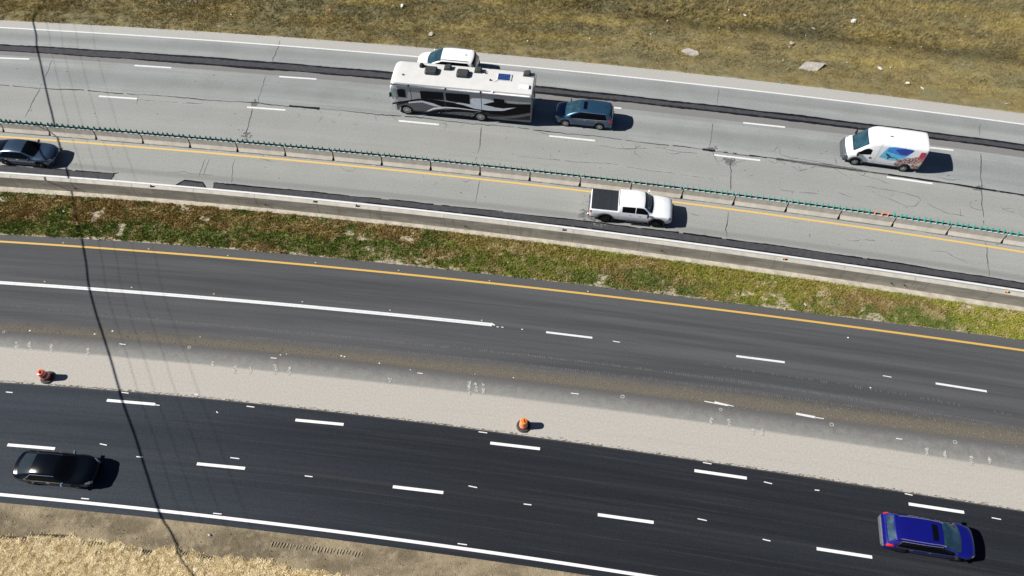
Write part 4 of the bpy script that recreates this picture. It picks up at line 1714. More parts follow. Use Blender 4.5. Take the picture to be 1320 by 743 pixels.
# ------------------------------------------------------------------ white crew-cab pickup
def build_pickup():
    root = empty('pickup_truck', label='white crew cab pickup truck with black folding bed cover between barrier and wall', cat='pickup truck')
    xf, xr, r_, half = 1.83, -1.82, .41, 1.0
    loc, yaw = place((845.6, 288.8), (780.0, 282.2), None, 1, xf, xr, half, r_)
    root.location, root.rotation_euler = loc, (0, 0, yaw)
    h = half
    st = [
        (-2.98, .60, 1.20, 1.26, h * .92, h * .90, h * .84, .02),
        (-2.93, .55, 1.28, 1.36, h * .97, h * .95, h * .87, .02),
        (-2.60, .50, 1.29, 1.38, h, h * .97, h * .88, .02),
        (-1.00, .46, 1.28, 1.38, h, h * .97, h * .88, .02),
        (-.94, .46, 1.27, 1.84, h, h * .97, h * .74, .07),
        (-.80, .45, 1.27, 1.88, h, h * .97, h * .74, .07),
        (.20, .45, 1.26, 1.91, h, h * .97, h * .75, .07),
        (.72, .45, 1.25, 1.86, h, h * .97, h * .73, .07),
        (1.38, .46, 1.22, 1.32, h, h * .96, h * .82, .05),
        (2.10, .48, 1.18, 1.28, h * .99, h * .95, h * .80, .06),
        (2.62, .50, 1.10, 1.20, h * .96, h * .92, h * .77, .06),
        (2.82, .52, .98, 1.08, h * .88, h * .84, h * .70, .06),
        (2.90, .56, .82, .88, h * .78, h * .74, h * .60, .04),
    ]
    B = Body(st, (xf, xr), r_, .10, .16)
    p = paint("white truck paint", (.82, .83, .84), 0, .3)
    B.mesh('body', p, root)
    B.patch('windscreen', simple("navy windscreen", (.008, .014, .028), .05, spec=.8), root, [(7.06, 2.03, 3.97), (7.95, 2.06, 3.94)], nu=8, ns=16)
    B.patch('rear_window', M['glass'], root, [(3.35, 2.1, 3.9), (3.9, 2.1, 3.9)], nu=4, ns=10)
    cov = B.patch('bed_cover', simple("black vinyl cover", (.028, .032, .038), .55, var=.1), root, [(1.15, 1.9, 4.1), (2.9, 1.9, 4.1)], nu=30, ns=14, off=.03)
    m = MB()
    for x in (-2.45, -2.05, -1.62):
        m.box(x - .012, x + .012, -.86, .86, 1.405, 1.424)
    m.build('fold', simple("cover seam", (.05, .055, .065), .5), cov)
    for sd in (1, -1):
        B.patch('side_window', M['glass'], root, [(5.15, 1.12, 1.88), (5.98, 1.12, 1.90)], sd, .009)
        B.patch('side_window', M['glass'], root, [(6.08, 1.12, 1.90), (7.0, 1.12, 1.90), (7.55, 1.16, 1.7)], sd, .009)
        B.patch('tail_light', M['red_lamp'], root, [(.3, .62, 1.0), (1.35, .62, 1.0)], sd, .014, nu=6)
        B.patch('headlight', M['lamp'], root, [(9.95, .85, 1.5), (11.2, .6, 1.4)], sd, .012, nu=6)
        for xw in (xf, xr):   # black arch flares
            m = MB()
            n = 16
            vv, ff = [], []
            for i in range(n + 1):
                a = math.pi * (-.06 + 1.12 * i / n)
                for (rr, yy) in ((r_ + .085, half - .03), (r_ + .095, half + .035), (r_ + .19, half + .02), (r_ + .20, half - .03)):
                    vv.append((xw + rr * math.cos(a), sd * yy, r_ + rr * math.sin(a)))
            for i in range(n):
                for k in range(3):
                    ff.append((i * 4 + k, i * 4 + k + 1, (i + 1) * 4 + k + 1, (i + 1) * 4 + k))
            m.add(vv, ff)
            m.build('wheel_arch', M['black_plastic'], root, True)
        mirror(root, 1.12, sd * .98, 1.24, M['black_plastic'] if sd < 0 else p, sd, w=.24, h=.24)
        MB().box(-.35, 1.0, sd * 1.0 - .05, sd * 1.0 + .05, .36, .42).build('side_step', M['black_plastic'], root)
    m = MB()
    for x, s in ((-.02, 1), (-.02, -1), (.98 - .3, 1), (.98 - .3, -1)):
        pass
    handles(root, B, M['chrome'], (-.15, .72 - .2), 1.10, half)
    B.patch('door_seam', simple("panel gap", (.25, .26, .27), .6), root, [(3.92, .1, 1.0), (3.99, .1, 1.0)], -1, .004, nu=2)
    MB().box(-3.12, -2.96, -.88, .88, .52, .70, bev=.03).build('bumper', M['chrome'], root)
    MB().box(2.86, 2.98, -.66, .66, .62, .86, bev=.03).build('grille', M['black_plastic'], root)
    finish_car(root, B, half - .02, xf, xr, r_, M['alloy_dark'], .27, 6, wheel_y=half + .01, rim=.6)
    m = MB()
    m.box(-2.8, 2.6, -.6, .6, .42, .62)
    m.build('chassis', M['black_plastic'], root)


build_pickup()


# ------------------------------------------------------------------ white cargo van
def build_van():
    root = empty('cargo_van', label='white high roof cargo van with blue and brown picture on its side', cat='van')
    half, r_ = 1.03, .36
    xf, xr = 1.86, -1.70
    loc, yaw = place((1101.2, 209.0), (1164.3, 217.6), None, -1, xf, xr, half, r_)
    root.location, root.rotation_euler = loc, (0, 0, yaw)
    h = half
    st = [
        (-2.72, .50, 1.30, 2.36, h * .94, h * .92, h * .74, .06),
        (-2.69, .42, 1.32, 2.50, h * .985, h * .97, h * .80, .07),
        (-2.50, .40, 1.33, 2.54, h, h * .985, h * .83, .07),
        (-1.0, .40, 1.33, 2.56, h, h * .985, h * .84, .07),
        (.60, .40, 1.33, 2.56, h, h * .985, h * .84, .07),
        (1.05, .40, 1.30, 2.51, h, h * .98, h * .80, .08),
        (1.38, .40, 1.26, 2.26, h, h * .975, h * .78, .09),
        (2.22, .40, 1.12, 1.36, h * .98, h * .95, h * .74, .08),
        (2.54, .40, 1.00, 1.16, h * .94, h * .90, h * .68, .08),
        (2.75, .40, .86, .94, h * .86, h * .82, h * .62, .06),
        (2.87, .42, .62, .68, h * .76, h * .72, h * .54, .03),
    ]
    B = Body(st, (xf, xr), r_, .09, .14)
    p = paint("white van paint", (.84, .84, .84), 0, .3)
    B.mesh('body', p, root)
    B.patch('windscreen', M['glass_blue'], root, [(6.02, 2.03, 3.97), (6.93, 2.0, 4.0)], nu=8, ns=16)
    B.patch('wiper_cowl', M['black_plastic'], root, [(6.93, 1.95, 4.05), (7.06, 1.98, 4.02)], nu=3, ns=16, off=.008)
    for sd in (1, -1):
        B.patch('side_window', M['glass'], root, [(1.08, 1.06, 1.42), (1.35, 1.04, 1.62), (1.60, 1.04, 1.66), (2.02, 1.10, 1.35)], sd, .009, inx=True, nu=14)
        B.patch('headlight', M['lamp'], root, [(7.75, 1.1, 1.8), (8.3, .95, 1.75)], sd, .012, nu=6)
        B.patch('tail_light', M['red_lamp'], root, [(.05, .6, 1.5), (1.1, .6, 1.5)], sd, .012, nu=4)
        B.patch('sill_cladding', M['grey_plastic'], root, [(-2.8, .0, .10), (2.5, .0, .12)], sd, .012, inx=True, nu=110, ns=2)
        B.patch('bumper', M['grey_plastic'], root, [(7.75, 0, .45), (8.2, 0, .85), (8.5, 0, 1.6), (8.8, 0, 3.0), (9.98, 0, 3.0)], sd, .014, nu=14, ns=10)
        m = MB()
        for xw in (xf,):
            n = 14
            vv, ff = [], []
            for i in range(n + 1):
                a = math.pi * i / n
                for (rr, yy) in ((r_ + .075, half - .04), (r_ + .085, half + .015), (r_ + .17, half + .012)):
                    vv.append((xw + rr * math.cos(a), sd * yy, r_ + rr * math.sin(a)))
            for i in range(n):
                for k in range(2):
                    ff.append((i * 3 + k, i * 3 + k + 1, (i + 1) * 3 + k + 1, (i + 1) * 3 + k))
            m.add(vv, ff)
        m.build('wheel_arch', M['grey_plastic'], root, True)
        mirror(root, 1.98, sd * 1.0, 1.18, M['black_plastic'], sd, w=.22, h=.34)
    MB().box(2.79, 2.92, -.76, .76, .42, .70, bev=.05).build('front_bumper', M['grey_plastic'], root)
    # handle and fuel flap on the near side
    sd = 1
    MB().box(.92, 1.08, half - .02, half + .012, .98, 1.10).build('door_handle', M['black_plastic'], root)
    MB().box(-.95, -.80, half - .03, half + .008, 1.16, 1.22).build('door_handle', M['black_plastic'], root)
    seam = simple("van panel gap", (.42, .43, .45), .6)
    for x in (.62, -1.02):
        B.patch('door_seam', seam, root, [(x - .012, .12, 1.95), (x + .012, .12, 1.95)], 1, .004, inx=True, nu=2)
    # the picture wrap
    pic = [
        ("pale blue print", (.12, .50, .74), [(.42, .88, .96), (.18, .84, 1.78), (-.25, .82, 1.86), (-.6, .86, 1.86), (-1.35, 1.1, 1.84), (-1.66, 1.66, 1.82)], .005),
        ("sky blue print", (.04, .24, .62), [(.1, 1.46, 1.74), (-.5, 1.34, 1.84), (-1.2, 1.24, 1.83), (-1.6, 1.62, 1.80)], .0075),
        ("navy print", (.025, .05, .34), [(-.45, 1.62, 1.68), (-.9, 1.36, 1.80), (-1.35, 1.32, 1.81), (-1.66, 1.70, 1.79)], .010),
        ("cyan print", (.20, .60, .76), [(-.05, .74, .9), (-.4, .70, .96), (-.75, .72, .98), (-1.0, .86, .92)], .0065),
        ("grey blue print", (.42, .54, .68), [(-.95, .76, .95), (-1.3, .66, 1.08), (-1.6, .70, 1.20), (-2.0, 1.0, 1.20)], .0062),
        ("dark figure print", (.02, .07, .15), [(.12, 1.26, 1.32), (-.05, 1.10, 1.28), (-.2, .98, 1.20), (-.42, .96, 1.04), (-.75, 1.00, 1.03)], .013),
        ("dark tail print", (.03, .09, .18), [(-.14, .80, 1.05), (-.22, .78, 1.04), (-.30, .94, 1.0)], .0135),
    ]
    for nm, c, rows, off in pic:
        B.patch('side_picture', simple(nm, c, .35, var=.15, scale=4), root, rows, 1, off, inx=True, nu=20)
    t = NT("collage print")
    n1 = t.noise(9.0, 3, .6)
    n2 = t.noise(4.0, 2, .5, t.mapped(t.pos(), (1.5, 1, 1.3)))
    c = t.mix(t.ramp(n1, .42, .50), (.10, .035, .03), (.50, .22, .15))
    c = t.mix(t.ramp(n1, .55, .60), c, (.75, .62, .55))
    c = t.mix(t.ramp(n2, .56, .60), c, (.20, .16, .30))
    c = t.mix(t.ramp(n2, .66, .70), c, (.72, .73, .76))
    t.col(c)
    t.set(rough=.35)
    B.patch('side_picture', t.m, root, [(-.85, .30, .42), (-1.0, .16, .86), (-1.25, .2, 1.0), (-1.5, .3, 1.14), (-1.75, .35, 1.12), (-1.95, .35, 1.26), (-2.2, .2, 1.36), (-2.45, .12, 1.56), (-2.56, .12, 1.62), (-2.67, .2, 1.4)], 1, .0085, inx=True, nu=26)
    B.patch('side_picture', simple("red print", (.50, .035, .08), .35), root, [(-2.20, 1.42, 1.70), (-2.30, 1.24, 1.74), (-2.50, 1.2, 1.73), (-2.58, 1.4, 1.72)], 1, .011, inx=True, nu=8)
    B.patch('side_picture', simple("pale green print", (.62, .62, .40), .35), root, [(-2.3, .55, .6), (-2.5, .50, .95), (-2.66, .6, .95)], 1, .011, inx=True, nu=8)
    B.patch('hood_badge', simple("grey badge", (.45, .47, .50), .4), root, [(7.45, 2.05, 2.35), (7.6, 2.0, 2.45)], 1, .006, nu=4)
    MB().box(-.1, .1, .1, .16, 2.545, 2.60).build('roof_fitting', M['grey_plastic'], root)
    finish_car(root, B, half - .03, xf, xr, r_, M['alloy'], .23, 5, wheel_y=half - .02, rim=.58)


build_van()


# ------------------------------------------------------------------ motorhome
def build_rv():
    root = empty('motorhome', label='large white roofed motorhome with black and silver swooshes on its side', cat='motorhome')
    half = 1.27
    ZT = 3.32
    # placed by its near lower edge
    a = Vector(un(507.5, 141.5, .45))
    b = Vector(un(684.5, 158.0, .45))
    d = (a - b).normalized()
    Lr = (a - b).length
    yaw = math.atan2(d.y, d.x)
    inward = Vector((-d.y, d.x)) * -1
    ctr = (a + b) / 2 + inward * half
    root.location = (ctr.x, ctr.y, .012)
    root.rotation_euler = (0, 0, yaw)
    hl = Lr / 2
    h = half
    xF = lambda px: hl - (px - 508) / (687 - 508) * Lr      # front at px 508
    st = [
        (-hl, .50, 2.0, ZT - .10, h * .97, h * .97, h * .93, .05),
        (-hl + .04, .42, 2.0, ZT - .02, h, h, h * .965, .07),
        (-hl + .5, .40, 2.0, ZT, h, h, h * .965, .08),
        (0, .38, 2.0, ZT, h, h, h * .965, .08),
        (hl - .75, .36, 2.0, ZT, h, h, h * .965, .08),
        (hl - .35, .36, 2.0, ZT - .03, h * .99, h * .985, h * .95, .08),
        (hl - .12, .38, 1.95, ZT - .14, h * .95, h * .94, h * .90, .10),
        (hl + .03, .42, 1.8, ZT - .55, h * .90, h * .88, h * .84, .10),
        (hl + .16, .45, 1.3, 1.75, h * .86, h * .84, h * .80, .08),
        (hl + .20, .50, .95, 1.15, h * .80, h * .78, h * .74, .05),
    ]
    xf, xr = hl - 1.08, xF(621.7)
    r_ = .50
    B = Body(st, (xf, xr), r_, .06)
    bt = NT("motorhome silver side")
    zz = bt.n("ShaderNodeSeparateXYZ")
    bt.l(bt.pos(), zz.inputs[0])
    bt.col(bt.mix(bt.ramp(bt.noise(2), .3, .7), (.30, .31, .32), (.36, .37, .38)))
    bt.set(rough=.35, coat=.6)
    B.mesh('body', bt.m, root)
    roofm = simple("rubber roof", (.60, .595, .575), .8, var=.04, scale=1.5)
    B.patch('roof', roofm, root, [(.7, 2.05, 3.95), (4.9, 2.05, 3.95)], nu=20, ns=12, off=.012)
    B.patch('front_cap', paint("white cap", (.82, .83, .85)), root, [(4.95, 1.85, 4.15), (6.9, 1.7, 4.3)], nu=14, ns=14, off=.012)
    B.patch('windscreen', M['glass'], root, [(7.0, 2.1, 3.9), (8.0, 2.1, 3.9)], nu=8, ns=12, off=.012)
    dec = {
        'black': simple("black graphic", (.005, .005, .006), .55, spec=.1),
        'dark': simple("dark grey graphic", (.030, .030, .034), .5, spec=.12),
        'mid': simple("mid grey graphic", (.125, .125, .13), .45),
        'light': simple("pale silver graphic", (.66, .70, .76), .35, coat=.5),
        'white': simple("white graphic", (.86, .88, .92), .35),
    }
    Y = half
    TOPZ, BOTZ = ZT - .10, .40
    X = lambda a_: hl - a_ * Lr
    Z = lambda b_: TOPZ + (BOTZ - TOPZ) * b_

    def decal(name, mat, top, bot, off, n=40, side=1):
        """top, bot: knots (a, b) in fractions of side length from the nose and of height from the roof edge"""
        ta, tb = zip(*top)
        ba, bb = zip(*bot)
        a0, a1 = max(min(ta), min(ba)), min(max(ta), max(ba))
        v, f = [], []
        for i in range(n + 1):
            aa = a0 + (a1 - a0) * i / n
            zt_, zb_ = Z(np.interp(aa, ta, tb)), Z(np.interp(aa, ba, bb))
            # keep clear of the wheel arches
            for xw in (xf, xr):
                dx = X(aa) - xw
                if abs(dx) < r_ + .07:
                    lim = r_ + math.sqrt((r_ + .07) ** 2 - dx * dx)
                    zt_, zb_ = max(zt_, lim), max(zb_, lim)
            v += [(X(aa), side * (Y + off), zb_), (X(aa), side * (Y + off), zt_)]
            if i:
                k = 2 * i
                f.append((k - 2, k, k + 1, k - 1))
        return mesh(name, v, f, mat, root)

    for side in (1, -1):
        g = lambda *a_, **k_: decal(*a_, side=side, **k_)
        g('side_graphic', dec['dark'], [(.03, .76), (.12, .62), (.24, .50), (.40, .62), (.60, .74), (.80, .70), (.995, .55)], [(.03, .99), (.995, .99)], .003)
        g('side_graphic', dec['mid'], [(.035, .80), (.12, .66), (.22, .56), (.30, .66), (.45, .80), (.62, .84)], [(.035, .96), (.30, .93), (.45, .95), (.62, .97)], .005)
        g('side_graphic', dec['black'], [(.0, .72), (.10, .60), (.20, .47), (.30, .46), (.42, .50), (.6, .56), (.8, .50), (.88, .40), (.995, .36)], [(.0, .78), (.10, .655), (.20, .52), (.27, .54), (.35, .66), (.5, .70), (.65, .76), (.8, .74), (.9, .62), (.995, .50)], .007)
        g('side_graphic', dec['light'], [(.12, .63), (.22, .535), (.30, .60), (.36, .70)], [(.12, .68), (.22, .60), (.30, .70), (.36, .72)], .009)
        g('side_graphic', dec['light'], [(.46, .52), (.52, .42), (.58, .28), (.66, .24), (.80, .34), (.92, .42)], [(.46, .52), (.52, .56), (.60, .66), (.70, .68), (.80, .64), (.92, .42)], .009)
        g('side_graphic', dec['white'], [(.25, .90), (.30, .76), (.38, .69), (.48, .68), (.64, .72)], [(.25, .94), (.30, .83), (.38, .745), (.48, .715), (.64, .735)], .011)
        g('side_graphic', dec['black'], [(.255, .95), (.33, .83), (.45, .77), (.64, .76)], [(.255, .99), (.33, .95), (.45, .85), (.64, .78)], .006)
        g('side_graphic', dec['mid'], [(.68, .92), (.80, .86), (.90, .76), (.995, .62)], [(.68, .96), (.80, .95), (.90, .86), (.995, .72)], .011)
        g('side_graphic', dec['black'], [(.70, .74), (.82, .68), (.995, .40)], [(.70, .80), (.82, .80), (.995, .60)], .0105)
        g('side_graphic', dec['black'], [(.66, .46), (.73, .34), (.80, .34), (.90, .34), (.995, .30)], [(.66, .47), (.73, .52), (.80, .54), (.9, .46), (.995, .52)], .013)
        g('side_graphic', dec['mid'], [(.70, .975), (.995, .90)], [(.70, .99), (.995, .99)], .012)
        g('side_window', M['glass'], [(.215, .19), (.38, .17)], [(.215, .46), (.38, .44)], .018)
        g('side_window', M['glass'], [(.395, .18), (.565, .16)], [(.395, .44), (.48, .47), (.565, .50)], .018)
        g('side_window', M['glass'], [(.735, .22), (.81, .23)], [(.735, .53), (.81, .54)], .020)
        fr = g('side_window', M['glass'], [(.052, .19), (.108, .19)], [(.052, .47), (.108, .47)], .018)
        g('cab_glass', simple("cab glass painted reflection", (.25, .33, .33), .1, var=.4, scale=5), [(.008, .18), (.045, .18)], [(.008, .50), (.045, .50)], .018)  # mottled pale colour stands in for the reflection in this pane
        g('compartment_seam', dec['dark'], [(.145, .10), (.148, .10)], [(.145, .62), (.148, .62)], .004, n=1)
        g('compartment_seam', dec['mid'], [(.645, .10), (.648, .10)], [(.645, .93), (.648, .93)], .014, n=1)
        g('compartment_seam', dec['mid'], [(.385, .05), (.387, .05)], [(.385, .93), (.387, .93)], .014, n=1)
    # awning roll along the near roof edge
    m = MB()
    m.tube([(X(.0) - .15, Y + .06, ZT - .12), (X(.985), Y + .06, ZT - .12)], .055, 8)
    m.build('awning', simple("awning case", (.62, .62, .61), .5), root, True)
    m = MB()
    for a_ in (.14, .40, .645):
        m.box(X(a_) - .05, X(a_) + .05, Y + .03, Y + .15, ZT - .16, ZT - .03)
    m.build('awning_bracket', M['black_plastic'], root)
    m = MB()
    m.lathe([(.09, 0), (.09, .03), (.03, .08)], 12, 'z', at=(X(.728), Y + .02, ZT - .03))
    m.build('awning_lamp', dec['white'], root)
    m = MB()
    for a_ in (.24, .335, .41, .49, .54, .58, .70):
        m.box(X(a_) - .03, X(a_) + .03, Y + .012, Y + .022, Z(.94), Z(.94) + .05)
    m.build('compartment_latch', M['chrome'], root)
    # roof gear: a = along from nose, b = across from near edge (0) to far edge (1)
    RX = lambda px: xF(px)
    ry = lambda t: half - t * 2 * half
    def roofbox(name, px, t, lx, wy, hz, mat, bev=.08, taper=None):
        x, y = RX(px), ry(t)
        return MB().box(x - lx / 2, x + lx / 2, y - wy / 2, y + wy / 2, ZT - .005, ZT + hz, bev=bev).build(name, mat, root)

    acm = simple("dark grey shroud", (.045, .05, .052), .55, var=.2)
    for px, t in ((557.5, .59), (597.5, .59)):
        o = roofbox('air_conditioner', px, t, .95, .75, .30, acm, .10)
        m = MB()
        for k in range(5):
            yy = ry(t) - .28 + k * .14
            m.box(RX(px) - .40, RX(px) + .36, yy - .012, yy + .012, ZT + .29, ZT + .312)
        m.build('shroud_rib', simple("shroud rib", (.09, .10, .10), .5), o)
    for px, t in ((577, .80), (615.5, .80), (677, .84)):
        x, y = RX(px), ry(t)
        m = MB()
        m.box(x - .27, x + .27, y - .25, y + .25, ZT - .005, ZT + .10)
        m.hexa([(x - .25, y - .24, ZT + .10), (x + .25, y - .24, ZT + .10), (x + .25, y + .24, ZT + .10), (x - .25, y + .24, ZT + .10)],
               [(x - .20, y - .22, ZT + .28), (x + .12, y - .20, ZT + .22), (x + .12, y + .20, ZT + .22), (x - .20, y + .22, ZT + .28)])
        m.build('roof_vent', acm, root)
    x, y = RX(544), ry(.79)
    MB().lathe([(.20, ZT - .01), (.20, ZT + .10), (.14, ZT + .22), (.04, ZT + .26)], 16, 'z', at=(x, y, 0)).build('satellite_dome', M['black_plastic'], root, True)
    MB().box(x - .42, x - .15, y - .04, y + .04, ZT - .005, ZT + .06).build('dome_bracket', M['black_plastic'], root)
    # solar panel
    x, y = RX(650), ry(.62)
    m = MB().box(x - .54, x + .52, y - .36, y + .36, ZT + .03, ZT + .065)
    sp = m.build('solar_panel', simple("panel frame", (.78, .79, .80), .4, metal=.4), root)
    pt = NT("solar cells")
    br = pt.n("ShaderNodeTexBrick")
    br.offset = 0
    br.inputs['Scale'].default_value = 1
    br.inputs['Color1'].default_value = (.010, .028, .12, 1)
    br.inputs['Color2'].default_value = (.013, .035, .14, 1)
    br.inputs['Mortar'].default_value = (.06, .13, .30, 1)
    br.inputs['Mortar Size'].default_value = .012
    br.inputs['Brick Width'].default_value = .16
    br.inputs['Row Height'].default_value = .16
    pt.l(pt.pos(), br.inputs['Vector'])
    pt.col(br.outputs[0])
    pt.set(rough=.25)
    MB().box(x - .42, x + .50, y - .33, y + .33, ZT + .066, ZT + .072).build('solar_cells', pt.m, sp)
    m = MB().tube([(x + .5, y + .35, ZT + .04), (x + .62, y + .52, ZT + .02), (x + .80, y + .58, ZT + .02)], .015, 6)
    m.build('panel_cable', simple("cable grey", (.4, .4, .4), .6), root)
    roofbox('hatch', 676, .30, .75, .40, .05, dec['white'], .02)
    MB().box(RX(682.5) - .05, RX(682.5) + .05, ry(.30) - .17, ry(.30) + .17, ZT + .05, ZT + .07).build('hatch_hinge', acm, root)
    m = MB()
    for px, t, s_ in ((523.5, .35, .05), (633, .45, .06), (627.5, .97, .05), (625.5, .73, .05), (625.5, .80, .03)):
        m.box(RX(px) - s_, RX(px) + s_, ry(t) - s_, ry(t) + s_, ZT - .005, ZT + .10)
    m.build('roof_fitting', M['black_plastic'], root)
    # rear ladder, lights and cap trim
    m = MB()
    for y_ in (-.95, -.60):
        m.tube([(-hl - .07, y_, .9), (-hl - .09, y_, ZT - .05), (-hl + .12, y_, ZT + .14), (-hl + .3, y_, ZT + .02)], .02, 6)
    for k in range(7):
        m.tube([(-hl - .08, -.95, 1.0 + k * .32), (-hl - .08, -.60, 1.0 + k * .32)], .015, 6)
    m.build('ladder', M['chrome'], root)
    for s in (1, -1):
        MB().box(-hl - .03, -hl + .01, s * 1.0 - .1, s * 1.0 + .1, 1.0, 1.5).build('tail_light', M['red_lamp'], root)
        MB().box(hl + .10, hl + .22, s * .80 - .17, s * .80 + .17, .75, .98, .02).build('headlight', M['lamp'], root)
        m = MB()
        m.box(hl + .06, hl + .16, s * 1.16 - .09, s * 1.16 + .09, 1.75, 2.10, .02)
        m.tube([(hl - .05, s * 1.08, 2.25), (hl + .11, s * 1.16, 2.1)], .025, 6)
        m.build('mirror', M['black_plastic'], root)
    for x in (xf, xr):
        for s in (1, -1):
            wheel(root, x, s * (half - .02), r_, .30, M['alloy'], 9, .62)
    m = MB()
    m.box(-hl + .15, xr - r_ - .15, -1.15, 1.15, .32, .6)
    m.box(xr + r_ + .15, xf - r_ - .15, -1.15, 1.15, .30, .6)
    m.box(-hl + .15, hl - .1, -.85, .85, .34, .8)
    m.build('underbody', M['black_plastic'], root)


build_rv()


# ------------------------------------------------------------------ traffic drums
def drum(px, py, label, tilt, body_c, top_c):
    x, y = un(px, py)
    t = empty('traffic_drum', (x, y, .004), label=label, cat='traffic drum')
    t.rotation_euler = (0, tilt, .3)
    om = simple("drum " + label[:12], body_c, .4, var=.08)
    tm = simple("drum top " + label[:12], top_c, .35, var=.08)
    wm = simple("drum band " + label[:12], (.74, .48, .42), .4, var=.08)
    MB().lathe([(.43, .0), (.44, .05), (.40, .10), (.27, .11), (.24, .06)], 28).build('rubber_base', simple("drum rubber " + label[:12], (.05, .055, .055), .75, var=.25), t, True)
    MB().lathe([(.265, .06), (.262, .28), (.252, .29), (.25, .46), (.24, .47), (.237, .64), (.226, .65), (.222, .82), (.21, .86), (.19, .88)], 28).build('drum_body', om, t, True)
    for z0, r0 in ((.30, .2535), (.66, .2275)):
        MB().lathe([(r0, z0), (r0 + .002, z0 + .01), (r0 - .002, z0 + .13), (r0 - .006, z0 + .14)], 28).build('reflective_band', wm, t, True)
    m = MB().lathe([(.223, .825), (.214, .87), (.195, .885), (.06, .89)], 28)
    m.build('lid', tm, t, True)
    m = MB().box(-.022, .022, -.12, .12, .888, .965, .012).box(-.14, -.04, -.03, .03, .888, .91).box(.04, .14, -.03, .03, .888, .91)
    m.build('handle', om, t)
    return t


drum(61.8, 487.3, 'deep red traffic drum with glossy lid and rubber base near the black sedan', -.03, (.50, .035, .02), (.80, .16, .09))
drum(674.8, 549.6, 'bright orange traffic drum on the beige strip in the middle of the picture', .0, (.85, .17, .04), (.95, .24, .04))

# ------------------------------------------------------------------ overhead cables whose shadows cross the roads
SH = [(45, 37.5), (49, 67.5), (60, 117.7), (69.6, 159), (74, 176.7), (78, 190.6), (85, 214), (89, 230), (107.7, 316), (110, 336), (115, 371.5), (122.7, 400.8), (134, 435.8), (144, 467), (154, 503.5), (162.8, 529.7), (175.3, 562), (185.3, 597), (205.3, 657), (214, 682)]
sp = np.array([un(*p) for p in SH])
o_ = np.argsort(sp[:, 1])
sp = sp[o_]
pc = np.polyfit(sp[:, 1], sp[:, 0], 3)
ys = np.linspace(9.0, 54, 90)
res = sp[:, 0] - np.polyval(pc, sp[:, 1])
kx = np.exp(-((ys[:, None] - sp[None, :, 1]) / 1.3) ** 2) + 1e-9
base = [(float(np.polyval(pc, y) + (k_ * res).sum() / k_.sum()), float(y)) for y, k_ in zip(ys, kx)]


def cable(name, dx, hgt, rad, label):
    k = hgt / -SUN_DIR.z
    P = [Vector((x + dx, y, 0)) - SUN_DIR * k for x, y in base]
    e0 = (P[0] - P[3]).normalized()
    e1 = (P[-1] - P[-4]).normalized()
    P = [P[0] + e0 * 90 + Vector((0, 0, 8)), P[0] + e0 * 30 + Vector((0, 0, 1.5))] + P + [P[-1] + e1 * 40 + Vector((0, 0, 1.5)), P[-1] + e1 * 110 + Vector((0, 0, 8))]
    o = MB().tube(P, rad, 8).build(name, simple("cable " + name, (.03, .03, .03), .6), None, True)
    return tag(o, label, 'cable')


cable('overhead_cable', 0, 8.6, .050, 'thick overhead cable casting the dark wavy shadow across all the roads')
for dx, h_, r_, lab in ((1.15, 10.5, .008, 'thin overhead wire casting the faint shadow line next to the dark cable shadow'),
                        (2.2, 11.0, .007, 'thin overhead wire casting the second of four faint shadow lines'),
                        (3.5, 11.0, .007, 'thin overhead wire casting the third of four faint shadow lines'),
                        (4.95, 12.0, .007, 'thin overhead wire casting the faint shadow line farthest from the dark one')):
    cable('overhead_wire', dx, h_, r_, lab)

# ------------------------------------------------------------------ slabs and litter on the verge
slabm = simple("old slab concrete", (.40, .37, .33), .95, var=.2, scale=3, bump=.5)


def slab(pts, label):
    P = [un_g(*p) for p in pts]
    c = Vector((sum(p[0] for p in P) / len(P), sum(p[1] for p in P) / len(P), 0))
    z = float(ground_z(c.x, c.y))
    n = len(P)
    lo = [(p[0] - c.x, p[1] - c.y, -.08) for p in P]
    hi = [(p[0] - c.x, p[1] - c.y, .09) for p in P]
    o = mesh('concrete_slab', lo + hi, [tuple(range(n - 1, -1, -1)), tuple(range(n, 2 * n))] + [(i, (i + 1) % n, (i + 1) % n + n, i + n) for i in range(n)], slabm)
    o.location = (c.x, c.y, z)
    tag(o, label, 'slab')


slab([(1026, 90.5), (1043, 97.5), (1050, 94), (1063, 84.5), (1047, 82.5), (1038, 82)], 'large pale diamond shaped concrete slab flush in the verge grass')
slab([(877.5, 66.5), (893, 73.5), (901, 71), (899, 67.5), (886, 63.5)], 'small pale broken slab with a dark edge in the verge grass')
litm = simple("scrap paper", (.62, .62, .63), .6, var=.15, scale=8)
cnt = 0


def scrap(px, py, s, mat, label, cat='litter', group=None, z=None):
    x, y, zz = un_g(px, py)
    if z is not None:
        x, y = un(px, py, z)
        zz = z
    n = 7
    v = [(0, 0, .05 * s / .2)]
    for i in range(n):
        a = 2 * math.pi * i / n
        r_ = s * rnd.uniform(.45, 1.1)
        v.append((r_ * math.cos(a), r_ * math.sin(a) * .75, rnd.uniform(0, .35) * s))
    v.append((0, 0, -.03))
    f = [(0, 1 + i, 1 + (i + 1) % n) for i in range(n)] + [(n + 1, 1 + (i + 1) % n, 1 + i) for i in range(n)]
    o = mesh('litter_scrap', v, f, mat)
    o.location = (x, y, zz + .10 if z is None else zz + .01)
    o.rotation_euler = (rnd.uniform(-.2, .2), rnd.uniform(-.2, .2), rnd.uniform(0, 6))
    return tag(o, label, cat, group)


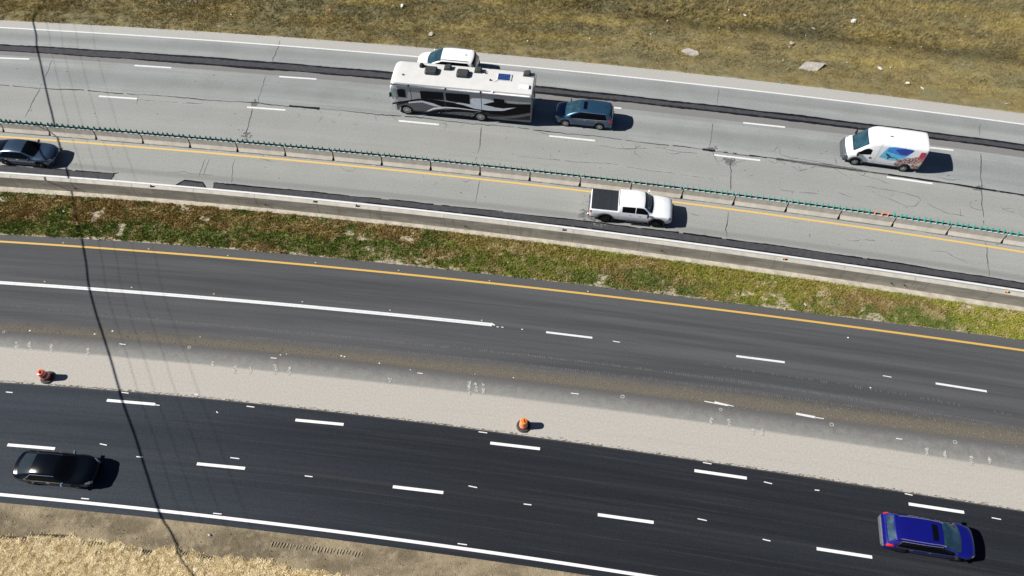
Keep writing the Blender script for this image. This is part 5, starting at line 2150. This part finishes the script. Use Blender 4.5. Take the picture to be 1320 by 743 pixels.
scrap(1100, 30, .42, litm, 'biggest crumpled white scrap high in the verge grass')
scrap(1048, 38.5, .24, litm, 'white scrap in the grass near the biggest crumpled one')
scrap(960, 21, .24, litm, 'white scrap of litter in the tall yellow grass')
scrap(518, 9, .26, litm, 'white scrap in the grass above the hood of the hidden white car')
scrap(556, 45.5, .30, simple("dull scrap", (.42, .40, .36), .8), 'dull grey rag in the grass just above the white car')
scrap(1134, 90, .28, litm, 'wider white scrap to the side of the diamond shaped slab')
scrap(1188, 115, .26, simple("tan scrap", (.62, .58, .45), .8), 'twisted pale strip of rubbish near the van')
scrap(1168, 108.5, .22, simple("yellowish scrap", (.66, .60, .42), .8), 'short yellowish strip near the twisted rubbish')
scrap(1020, 57, .32, simple("tan board", (.50, .40, .27), .8), 'tan flattened box in the verge grass')
scrap(1005.5, 108, .10, simple("teal scrap", (.05, .45, .42), .6), 'tiny teal scrap on the dusty road edge')
scrap(425.5, 14.5, .15, simple("red scrap", (.65, .12, .06), .6), 'small red scrap in the verge grass')
scrap(252, 735, .20, litm, 'crumpled white scrap lying on the pale straw')
scrap(270, 690, .09, litm, 'tiny white scrap on the bare dirt beside the edge line')
scrap(1037, 393.5, .14, litm, 'white scrap at the edge of the median grass')
scrap(1177, 390.5, .09, litm, 'tiny white scrap in the median grass below the wall end')
SM = 'small white scrap of litter in the far verge grass'
SG = 'small white litter scraps scattered over the far verge'
for (px, py) in [(253, 4), (298, 20), (283, 35), (397, 15.5), (513, 27), (595, 17.5), (657, 30), (790, 10.5), (806.5, 11), (812.5, 41.5), (720, 30), (839, 46), (838, 45), (860, 28), (760, 51), (782, 62), (680, 54), (844, 60), (912.5, 48),
                 (927, 37.5), (939.5, 63), (971.5, 80.5), (1009, 79), (1017, 62), (1038, 47), (1085, 35), (1147, 88.8), (1094, 88), (1091, 82), (1110, 93), (1187, 62), (1217, 65), (1251, 78), (1290, 81), (1243, 23), (1270, 47), (1147, 63), (939, 14), (900, 26), (965, 15), (1296, 135), (1180, 14)]:
    scrap(px, py, rnd.uniform(.05, .11), litm, SM, 'litter', SG)
SM2 = 'tiny white scrap of litter in the median grass'
for (px, py) in [(83, 273.5), (169, 271), (395, 317.5), (533, 302), (636, 315), (655, 339.5), (1110, 402)]:
    scrap(px, py, rnd.uniform(.05, .08), litm, SM2, 'litter', 'tiny white litter scraps in the median grass', )

scene.render.resolution_x = 1024
scene.render.resolution_y = 576
